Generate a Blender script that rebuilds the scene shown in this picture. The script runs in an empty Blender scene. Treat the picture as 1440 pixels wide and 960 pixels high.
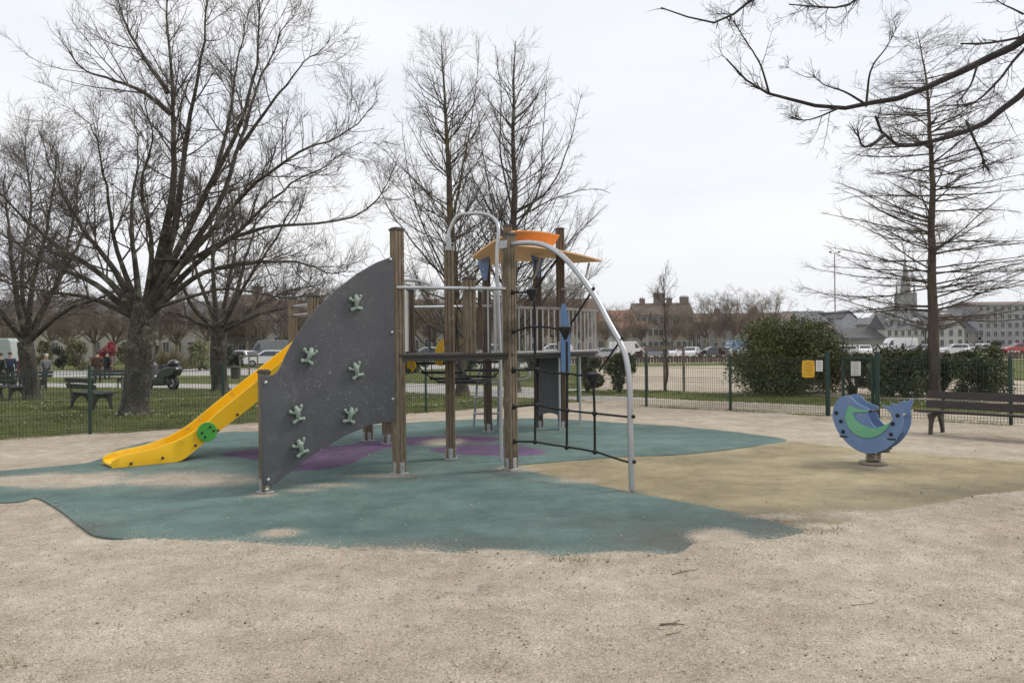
import bpy, math, random
import numpy as np
from mathutils import Vector, Matrix
from mathutils.geometry import delaunay_2d_cdt

random.seed(7)
RNG = np.random.default_rng(7)
scene = bpy.context.scene
COL = scene.collection
R = math.radians
HAZE = .00014

# ------------------------------------------------------------------ camera
CH, FPX, ROLL, PIT = 1.55, 1120.0, 0.01156, 2.0 / 1120.0
def ray(px, py):
    u, v = (px - 720.0) / FPX, (480.0 - py) / FPX
    return Vector((u + ROLL * v, 1.0, -ROLL * u + v + PIT))
def at(px, py, Y):
    d = ray(px, py)
    return Vector((d.x * Y, Y, CH + d.z * Y))
def grd(px, py, z=0.0):
    d = ray(px, py)
    t = (z - CH) / d.z
    return Vector((d.x * t, t, z))
def onpl(px, py, a, b):
    """point of the sight line on the upright plane through ground points a, b"""
    d = ray(px, py)
    ex, ey = b[0] - a[0], b[1] - a[1]
    nx, ny = -ey, ex
    t = (a[0] * nx + a[1] * ny) / (d.x * nx + d.y * ny)
    return Vector((d.x * t, t, CH + d.z * t))

cam = bpy.data.cameras.new('camera'); cam.lens = 28.0; cam.sensor_width = 36.0
cam.clip_start = 0.1; cam.clip_end = 3000
co = bpy.data.objects.new('camera', cam); COL.objects.link(co)
fw = Vector((0, 1, PIT)).normalized()
rt = Vector((math.cos(ROLL), 0, -math.sin(ROLL))); rt = (rt - fw * rt.dot(fw)).normalized()
up = rt.cross(fw).normalized()
M = Matrix((rt, up, -fw)).transposed().to_4x4(); M.translation = (0, 0, CH)
co.matrix_world = M
scene.camera = co

# ------------------------------------------------------------------ noise
def vnoise(x, y, s=0):
    x = np.asarray(x, float); y = np.asarray(y, float)
    xi = np.floor(x).astype(np.int64); yi = np.floor(y).astype(np.int64)
    fx, fy = x - xi, y - yi
    fx = fx * fx * (3 - 2 * fx); fy = fy * fy * (3 - 2 * fy)
    def h(a, b):
        n = (a * 374761393 + b * 668265263 + s * 974634777) & 0x7fffffff
        n = ((n ^ (n >> 13)) * 1274126177) & 0x7fffffff
        return ((n ^ (n >> 16)) & 0xffff) / 65535.0
    return (h(xi, yi) * (1 - fx) + h(xi + 1, yi) * fx) * (1 - fy) + (h(xi, yi + 1) * (1 - fx) + h(xi + 1, yi + 1) * fx) * fy
def fbm(x, y, s=0, o=4):
    t, a, n = 0, 1.0, 0
    for k in range(o):
        t = t + a * vnoise(x * 2 ** k, y * 2 ** k, s + k * 17); n += a; a *= .5
    return t / n
def sstep(a, b, x):
    t = np.clip((np.asarray(x, float) - a) / (b - a), 0, 1)
    return t * t * (3 - 2 * t)
def ground_h(x, y):
    return -0.03 - 0.3 * sstep(20, 42, y) * sstep(-3, -11, x) - .85 * sstep(58, 125, y) * sstep(2, 12, x)
def gz(x, y):
    """height of the open ground"""
    return float(ground_h(x, y))

# ------------------------------------------------------------------ materials
def nodes(m):
    m.use_nodes = True
    return m.node_tree, m.node_tree.nodes, m.node_tree.links
def mat(name, c1, c2=None, rough=.6, scale=6.0, metal=0.0, bump=0.0, bscale=None, stretch=(1, 1, 1), spots=None, lo=.35, hi=.65, coat=0.0, spec=None, coords='Object', trans=0.0):
    """two-tone noise surface; spots=(colour, scale, threshold low, high) adds patches of a third colour"""
    m = bpy.data.materials.new(name)
    nt, N, L = nodes(m)
    b = N['Principled BSDF']
    b.inputs['Roughness'].default_value = rough; b.inputs['Metallic'].default_value = metal
    if coat: b.inputs['Coat Weight'].default_value = coat; b.inputs['Coat Roughness'].default_value = .1
    if spec is not None: b.inputs['Specular IOR Level'].default_value = spec
    if trans: b.inputs['Transmission Weight'].default_value = trans
    c2 = c2 or tuple(x * .8 for x in c1)
    tc = N.new('ShaderNodeTexCoord'); mp = N.new('ShaderNodeMapping'); mp.inputs['Scale'].default_value = stretch
    L.new(tc.outputs[coords], mp.inputs[0])
    n = N.new('ShaderNodeTexNoise'); n.inputs['Scale'].default_value = scale; n.inputs['Detail'].default_value = 6; n.inputs['Roughness'].default_value = .65
    L.new(mp.outputs[0], n.inputs['Vector'])
    r = N.new('ShaderNodeValToRGB'); r.color_ramp.elements[0].position = lo; r.color_ramp.elements[1].position = hi
    r.color_ramp.elements[0].color = (*c1, 1); r.color_ramp.elements[1].color = (*c2, 1)
    L.new(n.outputs['Fac'], r.inputs[0])
    out = r.outputs[0]
    for sp in (spots or []):
        n2 = N.new('ShaderNodeTexNoise'); n2.inputs['Scale'].default_value = sp[1]; n2.inputs['Detail'].default_value = 5; n2.inputs['Roughness'].default_value = .6
        L.new(tc.outputs[coords], n2.inputs['Vector'])
        r2 = N.new('ShaderNodeValToRGB'); r2.color_ramp.elements[0].position = sp[2]; r2.color_ramp.elements[1].position = sp[3]
        L.new(n2.outputs['Fac'], r2.inputs[0])
        fac = r2.outputs[0]
        if len(sp) > 4:
            n4 = N.new('ShaderNodeTexNoise'); n4.inputs['Scale'].default_value = sp[4]; n4.inputs['Detail'].default_value = 2; L.new(tc.outputs[coords], n4.inputs['Vector'])
            r4 = N.new('ShaderNodeValToRGB'); r4.color_ramp.elements[0].position = .47; r4.color_ramp.elements[1].position = .62; L.new(n4.outputs['Fac'], r4.inputs[0])
            mm = N.new('ShaderNodeMath'); mm.operation = 'MULTIPLY'; L.new(fac, mm.inputs[0]); L.new(r4.outputs[0], mm.inputs[1]); fac = mm.outputs[0]
        mx = N.new('ShaderNodeMix'); mx.data_type = 'RGBA'
        L.new(fac, mx.inputs[0]); L.new(out, mx.inputs[6]); mx.inputs[7].default_value = (*sp[0], 1)
        out = mx.outputs[2]
    L.new(out, b.inputs['Base Color'])
    if bump:
        n3 = N.new('ShaderNodeTexNoise'); n3.inputs['Scale'].default_value = bscale or scale * 3; n3.inputs['Detail'].default_value = 5
        L.new(mp.outputs[0], n3.inputs['Vector'])
        bp = N.new('ShaderNodeBump'); bp.inputs['Strength'].default_value = bump; bp.inputs['Distance'].default_value = .02
        L.new(n3.outputs['Fac'], bp.inputs['Height']); L.new(bp.outputs[0], b.inputs['Normal'])
    return m

WOOD = mat('weathered_wood', (.095, .07, .045), (.29, .23, .16), .85, 10, bump=.35, bscale=26, stretch=(7, 7, .5), lo=.3, hi=.72, spots=[((.055, .045, .033), 2.6, .54, .70), ((.30, .27, .22), 4.5, .60, .72), ((.11, .105, .05), 1.3, .58, .8)])
WOODD = mat('dark_wood', (.06, .042, .03), (.16, .115, .08), .8, 9, bump=.3, bscale=26, stretch=(7, 7, .5))
CAPM = mat('dark_cap', (.035, .033, .032), (.06, .055, .05), .6, 12)
GALV = mat('galvanised_steel', (.34, .35, .36), (.46, .47, .48), .45, 22, metal=.55, spots=[((.20, .20, .20), 8, .58, .7)])
TUBE = mat('brushed_steel', (.42, .43, .44), (.52, .53, .54), .38, 5, metal=.7, stretch=(1, 1, .4))
ALU = mat('aluminium', (.50, .50, .49), (.40, .40, .39), .45, 7, metal=.35)
PANEL = mat('charcoal_board', (.062, .064, .073), (.082, .084, .092), .55, 2.2, bump=.04, bscale=90, spots=[((.27, .27, .265), 34, .615, .69, 1.1), ((.15, .15, .15), 6.5, .56, .85, 1.5), ((.11, .11, .112), 40, .60, .68)])
PALEB = mat('pale_board', (.42, .43, .42), (.5, .5, .48), .6, 4)
HOLD = mat('sage_resin', (.235, .315, .25), (.30, .37, .305), .5, 7, spots=[((.3, .36, .3), 20, .62, .75)])
YELL = mat('yellow_plastic', (.80, .455, .008), (.86, .52, .014), .38, 2.0, spots=[((.55, .32, .03), 5, .60, .78), ((.42, .28, .07), 17, .64, .72), ((.45, .36, .2), 2.2, .64, .8)])
GREEN = mat('green_plastic', (.06, .33, .05), (.08, .38, .06), .42, 5)
ORANGE = mat('orange_plastic', (.72, .26, .05), (.78, .31, .075), .5, 2.0, spots=[((.5, .26, .1), 4, .6, .8)])
PEACH = mat('lit_through_orange_board', (.86, .50, .23), (.9, .56, .29), .55, 2.0, spots=[((.6, .36, .18), 4, .6, .8)])  # roof leaf underside: light passing through the sheet is painted in as paler orange
BLUE = mat('blue_plastic', (.125, .21, .38), (.16, .25, .42), .48, 2.5, spots=[((.27, .34, .45), 9, .62, .8), ((.36, .41, .48), 30, .66, .72), ((.09, .13, .2), 3, .6, .78)])
GREENL = mat('mint_plastic', (.13, .39, .22), (.17, .44, .26), .48, 3)
ROPE = mat('black_rope', (.007, .007, .008), (.018, .018, .02), .85, 60, bump=.5, bscale=140)
RUBBERB = mat('black_rubber', (.009, .009, .01), (.018, .018, .02), .7, 10)
BOLT = mat('bolt_steel', (.5, .5, .5), (.4, .4, .4), .35, 20, metal=.8)
RUST = mat('rusty_bolt', (.10, .055, .03), (.05, .035, .03), .75, 30)
FGREEN = mat('fence_green', (.010, .036, .028), (.017, .05, .038), .55, 4)
FWIRE = mat('fence_wire', (.016, .034, .026), (.03, .05, .04), .6, 8)
BENCHW = mat('bench_slat', (.026, .019, .016), (.05, .035, .03), .55, 5, stretch=(1, 8, 8))
IRON = mat('cast_iron', (.035, .032, .03), (.09, .075, .06), .7, 9)
BENCHG = mat('dark_green_slat', (.018, .026, .022), (.035, .043, .036), .55, 5)
WHITEP = mat('white_sign', (.72, .72, .7), (.62, .62, .6), .5, 12)
YSIGN = mat('yellow_sign', (.72, .42, .03), (.66, .36, .02), .5, 8)
INK = mat('sign_ink', (.12, .08, .03), (.15, .1, .04), .7, 20)
BARK = mat('lichen_bark', (.026, .021, .017), (.072, .06, .048), .95, 5, bump=.9, bscale=9, stretch=(1, 1, .35), spots=[((.13, .13, .09), 3.0, .56, .7), ((.21, .205, .165), 9, .52, .66, 1.3), ((.15, .145, .115), 24, .56, .66)])
BARKL = mat('mossy_limb', (.03, .025, .02), (.08, .068, .052), .95, 4, bump=.4, spots=[((.17, .165, .115), 3.0, .53, .66), ((.2, .195, .155), 9, .54, .67, 1.3)])
TWIG = mat('twig_bark', (.075, .06, .05), (.14, .115, .095), .95, 2)
BARKY = mat('yellow_lichen_bark', (.055, .046, .035), (.115, .095, .07), .95, 4, bump=.4, spots=[((.21, .16, .055), 1.4, .5, .7)])
BARKN = mat('dark_branch', (.022, .018, .017), (.05, .042, .038), .95, 5, bump=.5, bscale=20)
TWIGN = mat('dark_twig', (.03, .024, .022), (.055, .045, .04), .95, 3)
BARKC = mat('reddish_grey_bark', (.065, .05, .038), (.125, .10, .078), .95, 5, bump=.5, stretch=(2, 2, .4))
TWIGB = mat('brown_twig', (.14, .11, .08), (.21, .17, .125), .95, 1.2)
BARKB = mat('pale_plane_bark', (.2, .175, .13), (.3, .27, .21), .95, 3)

def leafmat(name, a, b, rough=.55):
    m = bpy.data.materials.new(name); nt, N, L = nodes(m)
    p = N['Principled BSDF']; p.inputs['Roughness'].default_value = rough
    g = N.new('ShaderNodeNewGeometry')
    tc = N.new('ShaderNodeTexCoord'); n = N.new('ShaderNodeTexNoise'); n.inputs['Scale'].default_value = 1.6; n.inputs['Detail'].default_value = 4
    L.new(tc.outputs['Object'], n.inputs['Vector'])
    ad = N.new('ShaderNodeMath'); ad.operation = 'MULTIPLY_ADD'; ad.inputs[1].default_value = .5
    L.new(g.outputs['Random Per Island'], ad.inputs[0])
    sb = N.new('ShaderNodeMath'); sb.operation = 'MULTIPLY_ADD'; sb.inputs[1].default_value = 1.6; sb.inputs[2].default_value = -.55
    L.new(n.outputs['Fac'], sb.inputs[0]); L.new(sb.outputs[0], ad.inputs[2])
    mx = N.new('ShaderNodeMix'); mx.data_type = 'RGBA'; mx.clamp_factor = True
    mx.inputs[6].default_value = (*a, 1); mx.inputs[7].default_value = (*b, 1)
    L.new(ad.outputs[0], mx.inputs[0]); L.new(mx.outputs[2], p.inputs['Base Color'])
    return m
LDARK = leafmat('dark_evergreen_leaf', (.018, .028, .011), (.055, .072, .024))
LYEW = leafmat('bronze_green_leaf', (.03, .04, .011), (.15, .165, .045))
LHEDGE = leafmat('hedge_leaf', (.026, .037, .014), (.13, .15, .055))
LPALE = leafmat('variegated_leaf', (.12, .14, .055), (.34, .34, .19))
LOLIVE = leafmat('olive_leaf', (.07, .08, .03), (.17, .17, .07))
LRED = leafmat('crimson_leaf', (.16, .012, .02), (.34, .03, .045))
LSPIKE = leafmat('bronze_blade', (.075, .06, .03), (.2, .16, .075))
LWHITE = leafmat('cream_blossom', (.5, .46, .36), (.72, .68, .55))
LTOP = leafmat('topiary_leaf', (.035, .045, .016), (.09, .10, .035))
LGRASS = leafmat('grass_blade', (.05, .07, .012), (.16, .175, .045), .7)
LDRY = leafmat('dry_grass_blade', (.13, .125, .05), (.32, .28, .15), .8)

# ------------------------------------------------------------------ builders
def woff(o):
    v = Vector((0, 0, 0))
    while o is not None:
        v += o.location; o = o.parent
    return v
def tag(o, label=None, cat=None, group=None, kind=None):
    if label: o['label'] = label
    if cat: o['category'] = cat
    if group: o['group'] = group
    if kind: o['kind'] = kind
    return o
def empty(name, loc, label=None, cat=None, group=None):
    o = bpy.data.objects.new(name, None); COL.objects.link(o); o.location = loc
    o.empty_display_size = .2
    return tag(o, label, cat, group)
def link(name, me, mats, parent=None):
    for m in (mats if isinstance(mats, (list, tuple)) else [mats]): me.materials.append(m)
    o = bpy.data.objects.new(name, me); COL.objects.link(o)
    if parent is not None: o.parent = parent
    return o
def np_mesh(name, V, F, mats, parent=None, smooth=True, mi=None, off=None, tri=False):
    """V (n,3), F (m,4) or (m,3)"""
    V = np.asarray(V, np.float32).reshape(-1, 3); F = np.asarray(F, np.int32)
    if parent is not None: V = V - np.array(woff(parent), np.float32)
    k = F.shape[1]
    me = bpy.data.meshes.new(name)
    me.vertices.add(len(V)); me.vertices.foreach_set('co', V.ravel())
    me.loops.add(F.size); me.loops.foreach_set('vertex_index', F.ravel())
    me.polygons.add(len(F)); me.polygons.foreach_set('loop_start', np.arange(0, F.size, k, dtype=np.int32))
    if smooth: me.polygons.foreach_set('use_smooth', np.ones(len(F), bool))
    else: me.polygons.foreach_set('use_smooth', np.zeros(len(F), bool))
    if mi is not None: me.polygons.foreach_set('material_index', np.asarray(mi, np.int32))
    me.update(calc_edges=True)
    return link(name, me, mats, parent)

def catmull(pts, n=6):
    pts = [Vector(p) for p in pts]
    if len(pts) < 3: return pts
    P = [pts[0] * 2 - pts[1]] + pts + [pts[-1] * 2 - pts[-2]]
    out = []
    for i in range(1, len(P) - 2):
        a, b, c, d = P[i - 1:i + 3]
        for k in range(n):
            t = k / n
            out.append(.5 * ((2 * b) + (c - a) * t + (2 * a - 5 * b + 4 * c - d) * t * t + (3 * b - a - 3 * c + d) * t ** 3))
    out.append(pts[-1]); return out

class MB:
    def __init__(s): s.v = []; s.f = []; s.m = []; s.mi = 0
    def add(s, V, F):
        o = len(s.v); s.v += [tuple(p) for p in V]; s.f += [tuple(i + o for i in f) for f in F]; s.m += [s.mi] * len(F)
    def box(s, c, d, rz=0, M=None):
        x, y, z = d[0] / 2, d[1] / 2, d[2] / 2
        V = [Vector(p) for p in ((-x, -y, -z), (x, -y, -z), (x, y, -z), (-x, y, -z), (-x, -y, z), (x, -y, z), (x, y, z), (-x, y, z))]
        Rm = M if M is not None else Matrix.Rotation(rz, 3, 'Z')
        s.add([Rm @ p + Vector(c) for p in V], [(3, 2, 1, 0), (4, 5, 6, 7), (0, 1, 5, 4), (1, 2, 6, 5), (2, 3, 7, 6), (3, 0, 4, 7)])
    def bar(s, a, b, w, h, up=Vector((0, 0, 1))):
        a, b = Vector(a), Vector(b); d = b - a; L = d.length; d.normalize()
        sd = d.cross(up)
        if sd.length < 1e-4: sd = Vector((1, 0, 0))
        sd.normalize(); u = sd.cross(d)
        s.box((a + b) / 2, (L, w, h), M=Matrix((d, sd, u)).transposed())
    def tube(s, path, r, n=10, cap=True):
        path = [Vector(p) for p in path]; k = len(path)
        rr = r if isinstance(r, (list, tuple)) else [r] * k
        t0 = (path[1] - path[0]).normalized()
        ref = Vector((0, 0, 1)) if abs(t0.z) < .9 else Vector((1, 0, 0))
        nrm = t0.cross(ref).normalized(); V = []
        for i in range(k):
            t = (path[min(i + 1, k - 1)] - path[max(i - 1, 0)]).normalized()
            nrm = (nrm - t * nrm.dot(t)).normalized(); b = t.cross(nrm)
            for j in range(n):
                a = 2 * math.pi * j / n
                V.append(path[i] + (nrm * math.cos(a) + b * math.sin(a)) * rr[i])
        F = [(i * n + j, i * n + (j + 1) % n, (i + 1) * n + (j + 1) % n, (i + 1) * n + j) for i in range(k - 1) for j in range(n)]
        if cap: F += [tuple(range(n - 1, -1, -1)), tuple((k - 1) * n + j for j in range(n))]
        s.add(V, F)
    def sphere(s, c, r, n=10, m=6, sc=(1, 1, 1), M=None):
        c = Vector(c); V = []; F = []
        for i in range(m + 1):
            th = math.pi * i / m
            for j in range(n):
                a = 2 * math.pi * j / n
                p = Vector((math.sin(th) * math.cos(a) * r * sc[0], math.sin(th) * math.sin(a) * r * sc[1], math.cos(th) * r * sc[2]))
                V.append(c + (M @ p if M is not None else p))
        for i in range(m):
            for j in range(n): F.append((i * n + j, (i + 1) * n + j, (i + 1) * n + (j + 1) % n, i * n + (j + 1) % n))
        s.add(V, F)
    def prism(s, pts, ext):
        """closed 3D outline extruded by vector ext"""
        ext = Vector(ext); n = len(pts); A = [Vector(p) for p in pts]
        s.add(A + [p + ext for p in A], [tuple(range(n - 1, -1, -1)), tuple(range(n, 2 * n))] + [(i, (i + 1) % n, n + (i + 1) % n, n + i) for i in range(n)])
    def build(s, name, mats, parent=None, smooth=40, bevel=0, bseg=2):
        me = bpy.data.meshes.new(name)
        off = woff(parent) if parent is not None else Vector((0, 0, 0))
        me.from_pydata([(p[0] - off.x, p[1] - off.y, p[2] - off.z) for p in s.v], [], s.f)
        me.polygons.foreach_set('material_index', s.m)
        import bmesh
        bm = bmesh.new(); bm.from_mesh(me); bmesh.ops.recalc_face_normals(bm, faces=bm.faces); bm.to_mesh(me); bm.free()
        if smooth:
            me.polygons.foreach_set('use_smooth', [True] * len(me.polygons)); me.set_sharp_from_angle(angle=R(smooth))
        o = link(name, me, mats, parent)
        if bevel:
            b = o.modifiers.new('bevel', 'BEVEL'); b.width = bevel; b.segments = bseg; b.limit_method = 'ANGLE'; b.angle_limit = R(35)
        return o
def copy_tree(o, parent=None):
    c = o.copy(); COL.objects.link(c); c.parent = parent
    for ch in list(o.children): copy_tree(ch, c)
    return c

# ------------------------------------------------------------------ light and sky
SUN_AZ, SUN_EL = R(70), R(46)          # azimuth from +Y towards +X
w = bpy.data.worlds.new('World'); scene.world = w; w.use_nodes = True
nt = w.node_tree; N = nt.nodes; L = nt.links
bg = N['Background']; bg.inputs['Strength'].default_value = .1
sky = N.new('ShaderNodeTexSky'); sky.sky_type = 'NISHITA'; sky.sun_disc = False
sky.sun_elevation = SUN_EL; sky.sun_rotation = SUN_AZ; sky.air_density = 1; sky.dust_density = 3
tc = N.new('ShaderNodeTexCoord'); mp = N.new('ShaderNodeMapping'); mp.inputs['Scale'].default_value = (1.0, 1.0, 4.5); mp.inputs['Rotation'].default_value = (0, R(6), 0)
L.new(tc.outputs['Generated'], mp.inputs[0])
nz = N.new('ShaderNodeTexNoise'); nz.inputs['Scale'].default_value = 1.7; nz.inputs['Detail'].default_value = 7; nz.inputs['Roughness'].default_value = .55
L.new(mp.outputs[0], nz.inputs['Vector'])
rp = N.new('ShaderNodeValToRGB'); rp.color_ramp.elements[0].position = .3; rp.color_ramp.elements[1].position = .66
rp.color_ramp.elements[0].color = (6.45, 6.7, 7.25, 1); rp.color_ramp.elements[1].color = (7.55, 7.58, 7.68, 1)
L.new(nz.outputs['Fac'], rp.inputs[0])
mx = N.new('ShaderNodeMix'); mx.data_type = 'RGBA'; mx.inputs[0].default_value = .94
L.new(sky.outputs[0], mx.inputs[6]); L.new(rp.outputs[0], mx.inputs[7]); L.new(mx.outputs[2], bg.inputs['Color'])
sl = bpy.data.lights.new('sun', 'SUN'); sl.energy = 1.5; sl.angle = R(13); sl.color = (1, .96, .9)
so = bpy.data.objects.new('sun', sl); COL.objects.link(so)
dv = Vector((math.sin(SUN_AZ) * math.cos(SUN_EL), math.cos(SUN_AZ) * math.cos(SUN_EL), math.sin(SUN_EL)))
so.rotation_euler = dv.to_track_quat('Z', 'Y').to_euler(); so.location = (20, 10, 30)
vs = scene.view_settings; vs.view_transform = 'Standard'; vs.look = 'None'; vs.gamma = 1; vs.exposure = .45
vs.use_curve_mapping = False
scene.cycles.max_bounces = 6; scene.cycles.diffuse_bounces = 3; scene.cycles.transparent_max_bounces = 6

# ------------------------------------------------------------------ rubber paving and ground
def poly_from_px(pts, close=True, n=5):
    P = [grd(*p) for p in pts]
    P2 = [P[-1]] + P + [P[0], P[1]]
    out = []
    for i in range(1, len(P2) - 2):
        a, b, c, d = P2[i - 1:i + 3]
        for k in range(n):
            t = k / n
            q = .5 * ((2 * b) + (c - a) * t + (2 * a - 5 * b + 4 * c - d) * t * t + (3 * b - a - 3 * c + d) * t ** 3)
            out.append((q.x, q.y))
    return np.array(out)
def seg_d(x, y, a, b):
    ax, ay, bx, by = a[0], a[1], b[0], b[1]
    dx, dy = bx - ax, by - ay
    t = np.clip(((x - ax) * dx + (y - ay) * dy) / (dx * dx + dy * dy + 1e-12), 0, 1)
    return np.hypot(x - ax - t * dx, y - ay - t * dy)
def poly_sd(x, y, P):
    d = np.full(x.shape, 1e9); ins = np.zeros(x.shape, bool)
    n = len(P)
    for i in range(n):
        a, b = P[i], P[(i + 1) % n]
        d = np.minimum(d, seg_d(x, y, a, b))
        c = ((a[1] > y) != (b[1] > y)) & (x < (b[0] - a[0]) * (y - a[1]) / (b[1] - a[1] + 1e-12) + a[0])
        ins ^= c
    return np.where(ins, -d, d)
border = [(728, 652), (800, 646), (880, 640), (960, 637), (1050, 627), (1108, 618)]
lowborder = [(728, 657), (800, 672), (890, 690), (1000, 711), (1085, 730), (1132, 747)]
teal_px = [(-160, 710), (-60, 708), (25, 703), (52, 698), (85, 715), (115, 738), (145, 752), (250, 757), (400, 765), (560, 772), (660, 778), (780, 781), (860, 783), (950, 779), (1020, 772), (1090, 760)] + \
    lowborder[::-1] + border + [(1050, 608), (960, 599), (880, 594), (780, 588), (700, 588), (600, 592), (430, 603), (310, 607), (220, 618), (165, 630), (143, 642), (100, 652), (-60, 664), (-160, 668)]
ochre_px = lowborder + [(1160, 743), (1250, 722), (1300, 711), (1440, 690), (1560, 676), (1580, 662), (1500, 652), (1400, 644), (1300, 636), (1200, 627)] + border[::-1]
TEAL_P, OCH_P = poly_from_px(teal_px), poly_from_px(ochre_px)

blobs = []       # sand lying on the rubber: (x, y, rx, ry, strength)
for px, py, wx, wy, s in [(245, 674, 130, 11, .8), (110, 674, 170, 10, .95), (390, 750, 34, 7, 1.0), (1012, 757, 42, 14, 1.25), (1062, 763, 36, 7, 1.0), (1090, 724, 60, 6, .5), (1150, 738, 40, 6, .6), (730, 659, 40, 5, .9), (800, 675, 60, 6, .5),
                          (620, 621, 34, 5, .8), (470, 682, 70, 4, .6), (540, 668, 60, 4, .6), (430, 688, 60, 4, .5), (700, 777, 60, 6, 1), (880, 782, 90, 8, .9), (1220, 722, 70, 8, .8), (990, 640, 60, 5, .4), (1200, 640, 60, 7, .5), (1230, 655, 40, 5, .55), (370, 695, 26, 4, .8)]:
    c = grd(px, py); ex = abs(grd(px + wx, py).x - c.x); ey = abs(grd(px, py - wy).y - c.y)
    blobs.append((c.x, c.y, ex, ey, s))
def sand_amount(x, y, sd):
    a = np.zeros(x.shape)
    for bx, by, rx, ry, s in blobs:
        a = np.maximum(a, s * np.exp(-(((x - bx) / rx) ** 2 + ((y - by) / ry) ** 2) * 1.1))
    front = sstep(6.9, 6.2, y)
    a = np.maximum(a, np.exp(-np.abs(sd) / .04) * .6 * (.3 + .7 * front))
    a = np.maximum(a, np.exp(-np.abs(sd) / .3) * .36 * (.15 + .85 * front))
    return a * (.2 + 1.5 * fbm(x * 2.6, y * 2.6, 5)) + .12 * fbm(x * .9, y * .9, 9)

dirts = []
for px, py, wx, wy, s_ in [(960, 752, 130, 26, .9), (1090, 742, 60, 12, 1.0), (1080, 728, 90, 14, .8), (1180, 720, 90, 14, .6), (640, 765, 160, 10, .5), (860, 735, 120, 16, .5), (130, 742, 50, 14, .6), (1320, 690, 120, 12, .45), (560, 672, 30, 5, .6), (717, 664, 26, 5, .6), (632, 648, 24, 4, .5), (888, 690, 22, 4, .5), (1228, 655, 40, 6, .7)]:
    c = grd(px, py); dirts.append((c.x, c.y, abs(grd(px + wx, py).x - c.x), abs(grd(px, py - wy).y - c.y), s_))
def dirt_amount(x, y):
    a = np.zeros(x.shape)
    for bx, by, rx, ry, s_ in dirts: a = np.maximum(a, s_ * np.exp(-(((x - bx) / rx) ** 2 + ((y - by) / ry) ** 2)))
    return a * (.4 + 1.1 * fbm(x * 1.8, y * 1.8, 15)) + .3 * np.clip(fbm(x * .8, y * .8, 19) - .5, 0, 1)
def sand_nodes(N, L, tc):
    """sandy gravel: returns colour and height sockets"""
    def noise(s, d, r=.6, vec=None):
        n = N.new('ShaderNodeTexNoise'); n.inputs['Scale'].default_value = s; n.inputs['Detail'].default_value = d; n.inputs['Roughness'].default_value = r
        L.new(vec or tc.outputs['Object'], n.inputs['Vector']); return n.outputs['Fac']
    def ramp(s, a, b, ca, cb):
        r = N.new('ShaderNodeValToRGB'); r.color_ramp.elements[0].position = a; r.color_ramp.elements[1].position = b
        r.color_ramp.elements[0].color = (*ca, 1); r.color_ramp.elements[1].color = (*cb, 1); L.new(s, r.inputs[0]); return r.outputs[0]
    def mix(t, f, a, b):
        m = N.new('ShaderNodeMix'); m.data_type = 'RGBA'; m.blend_type = t
        if isinstance(f, float): m.inputs[0].default_value = f
        else: L.new(f, m.inputs[0])
        for i, s in ((6, a), (7, b)):
            if isinstance(s, tuple): m.inputs[i].default_value = (*s, 1)
            else: L.new(s, m.inputs[i])
        return m.outputs[2]
    base = ramp(noise(.55, 6, .6), .36, .66, (.445, .38, .30), (.555, .49, .40))
    mid = ramp(noise(5, 6, .7), .32, .7, (.74, .725, .70), (1.1, 1.095, 1.09))
    c = mix('MULTIPLY', .75, base, mid)
    grain = ramp(noise(95, 4, .75), .33, .68, (.42, .40, .38), (1.5, 1.5, 1.5))
    c = mix('MULTIPLY', .85, c, grain)
    fine = ramp(noise(210, 2, .7), .36, .64, (.6, .59, .58), (1.34, 1.34, 1.34))
    c = mix('MULTIPLY', .7, c, fine)
    damp = ramp(noise(1.9, 7, .72), .40, .62, (.80, .79, .77), (1.05, 1.05, 1.05))
    c = mix('MULTIPLY', .8, c, damp)
    vo = N.new('ShaderNodeTexVoronoi'); vo.inputs['Scale'].default_value = 70; L.new(tc.outputs['Object'], vo.inputs['Vector'])
    bits = ramp(vo.outputs['Color'], .0, 1., (.55, .55, .55), (1.3, 1.3, 1.3))
    c = mix('MULTIPLY', .45, c, bits)
    deb = ramp(noise(14, 8, .8), .62, .70, (0, 0, 0), (1, 1, 1))
    patch = ramp(noise(.9, 3), .42, .62, (0, 0, 0), (.65, .65, .65))
    dm = mix('MULTIPLY', 1.0, deb, patch)
    c = mix('MIX', dm, c, (.26, .22, .165))
    white = ramp(noise(1.3, 5, .65), .63, .75, (0, 0, 0), (.55, .55, .55))
    c = mix('MIX', white, c, (.56, .52, .46))
    return c, noise(60, 6, .75), noise, ramp, mix

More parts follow.
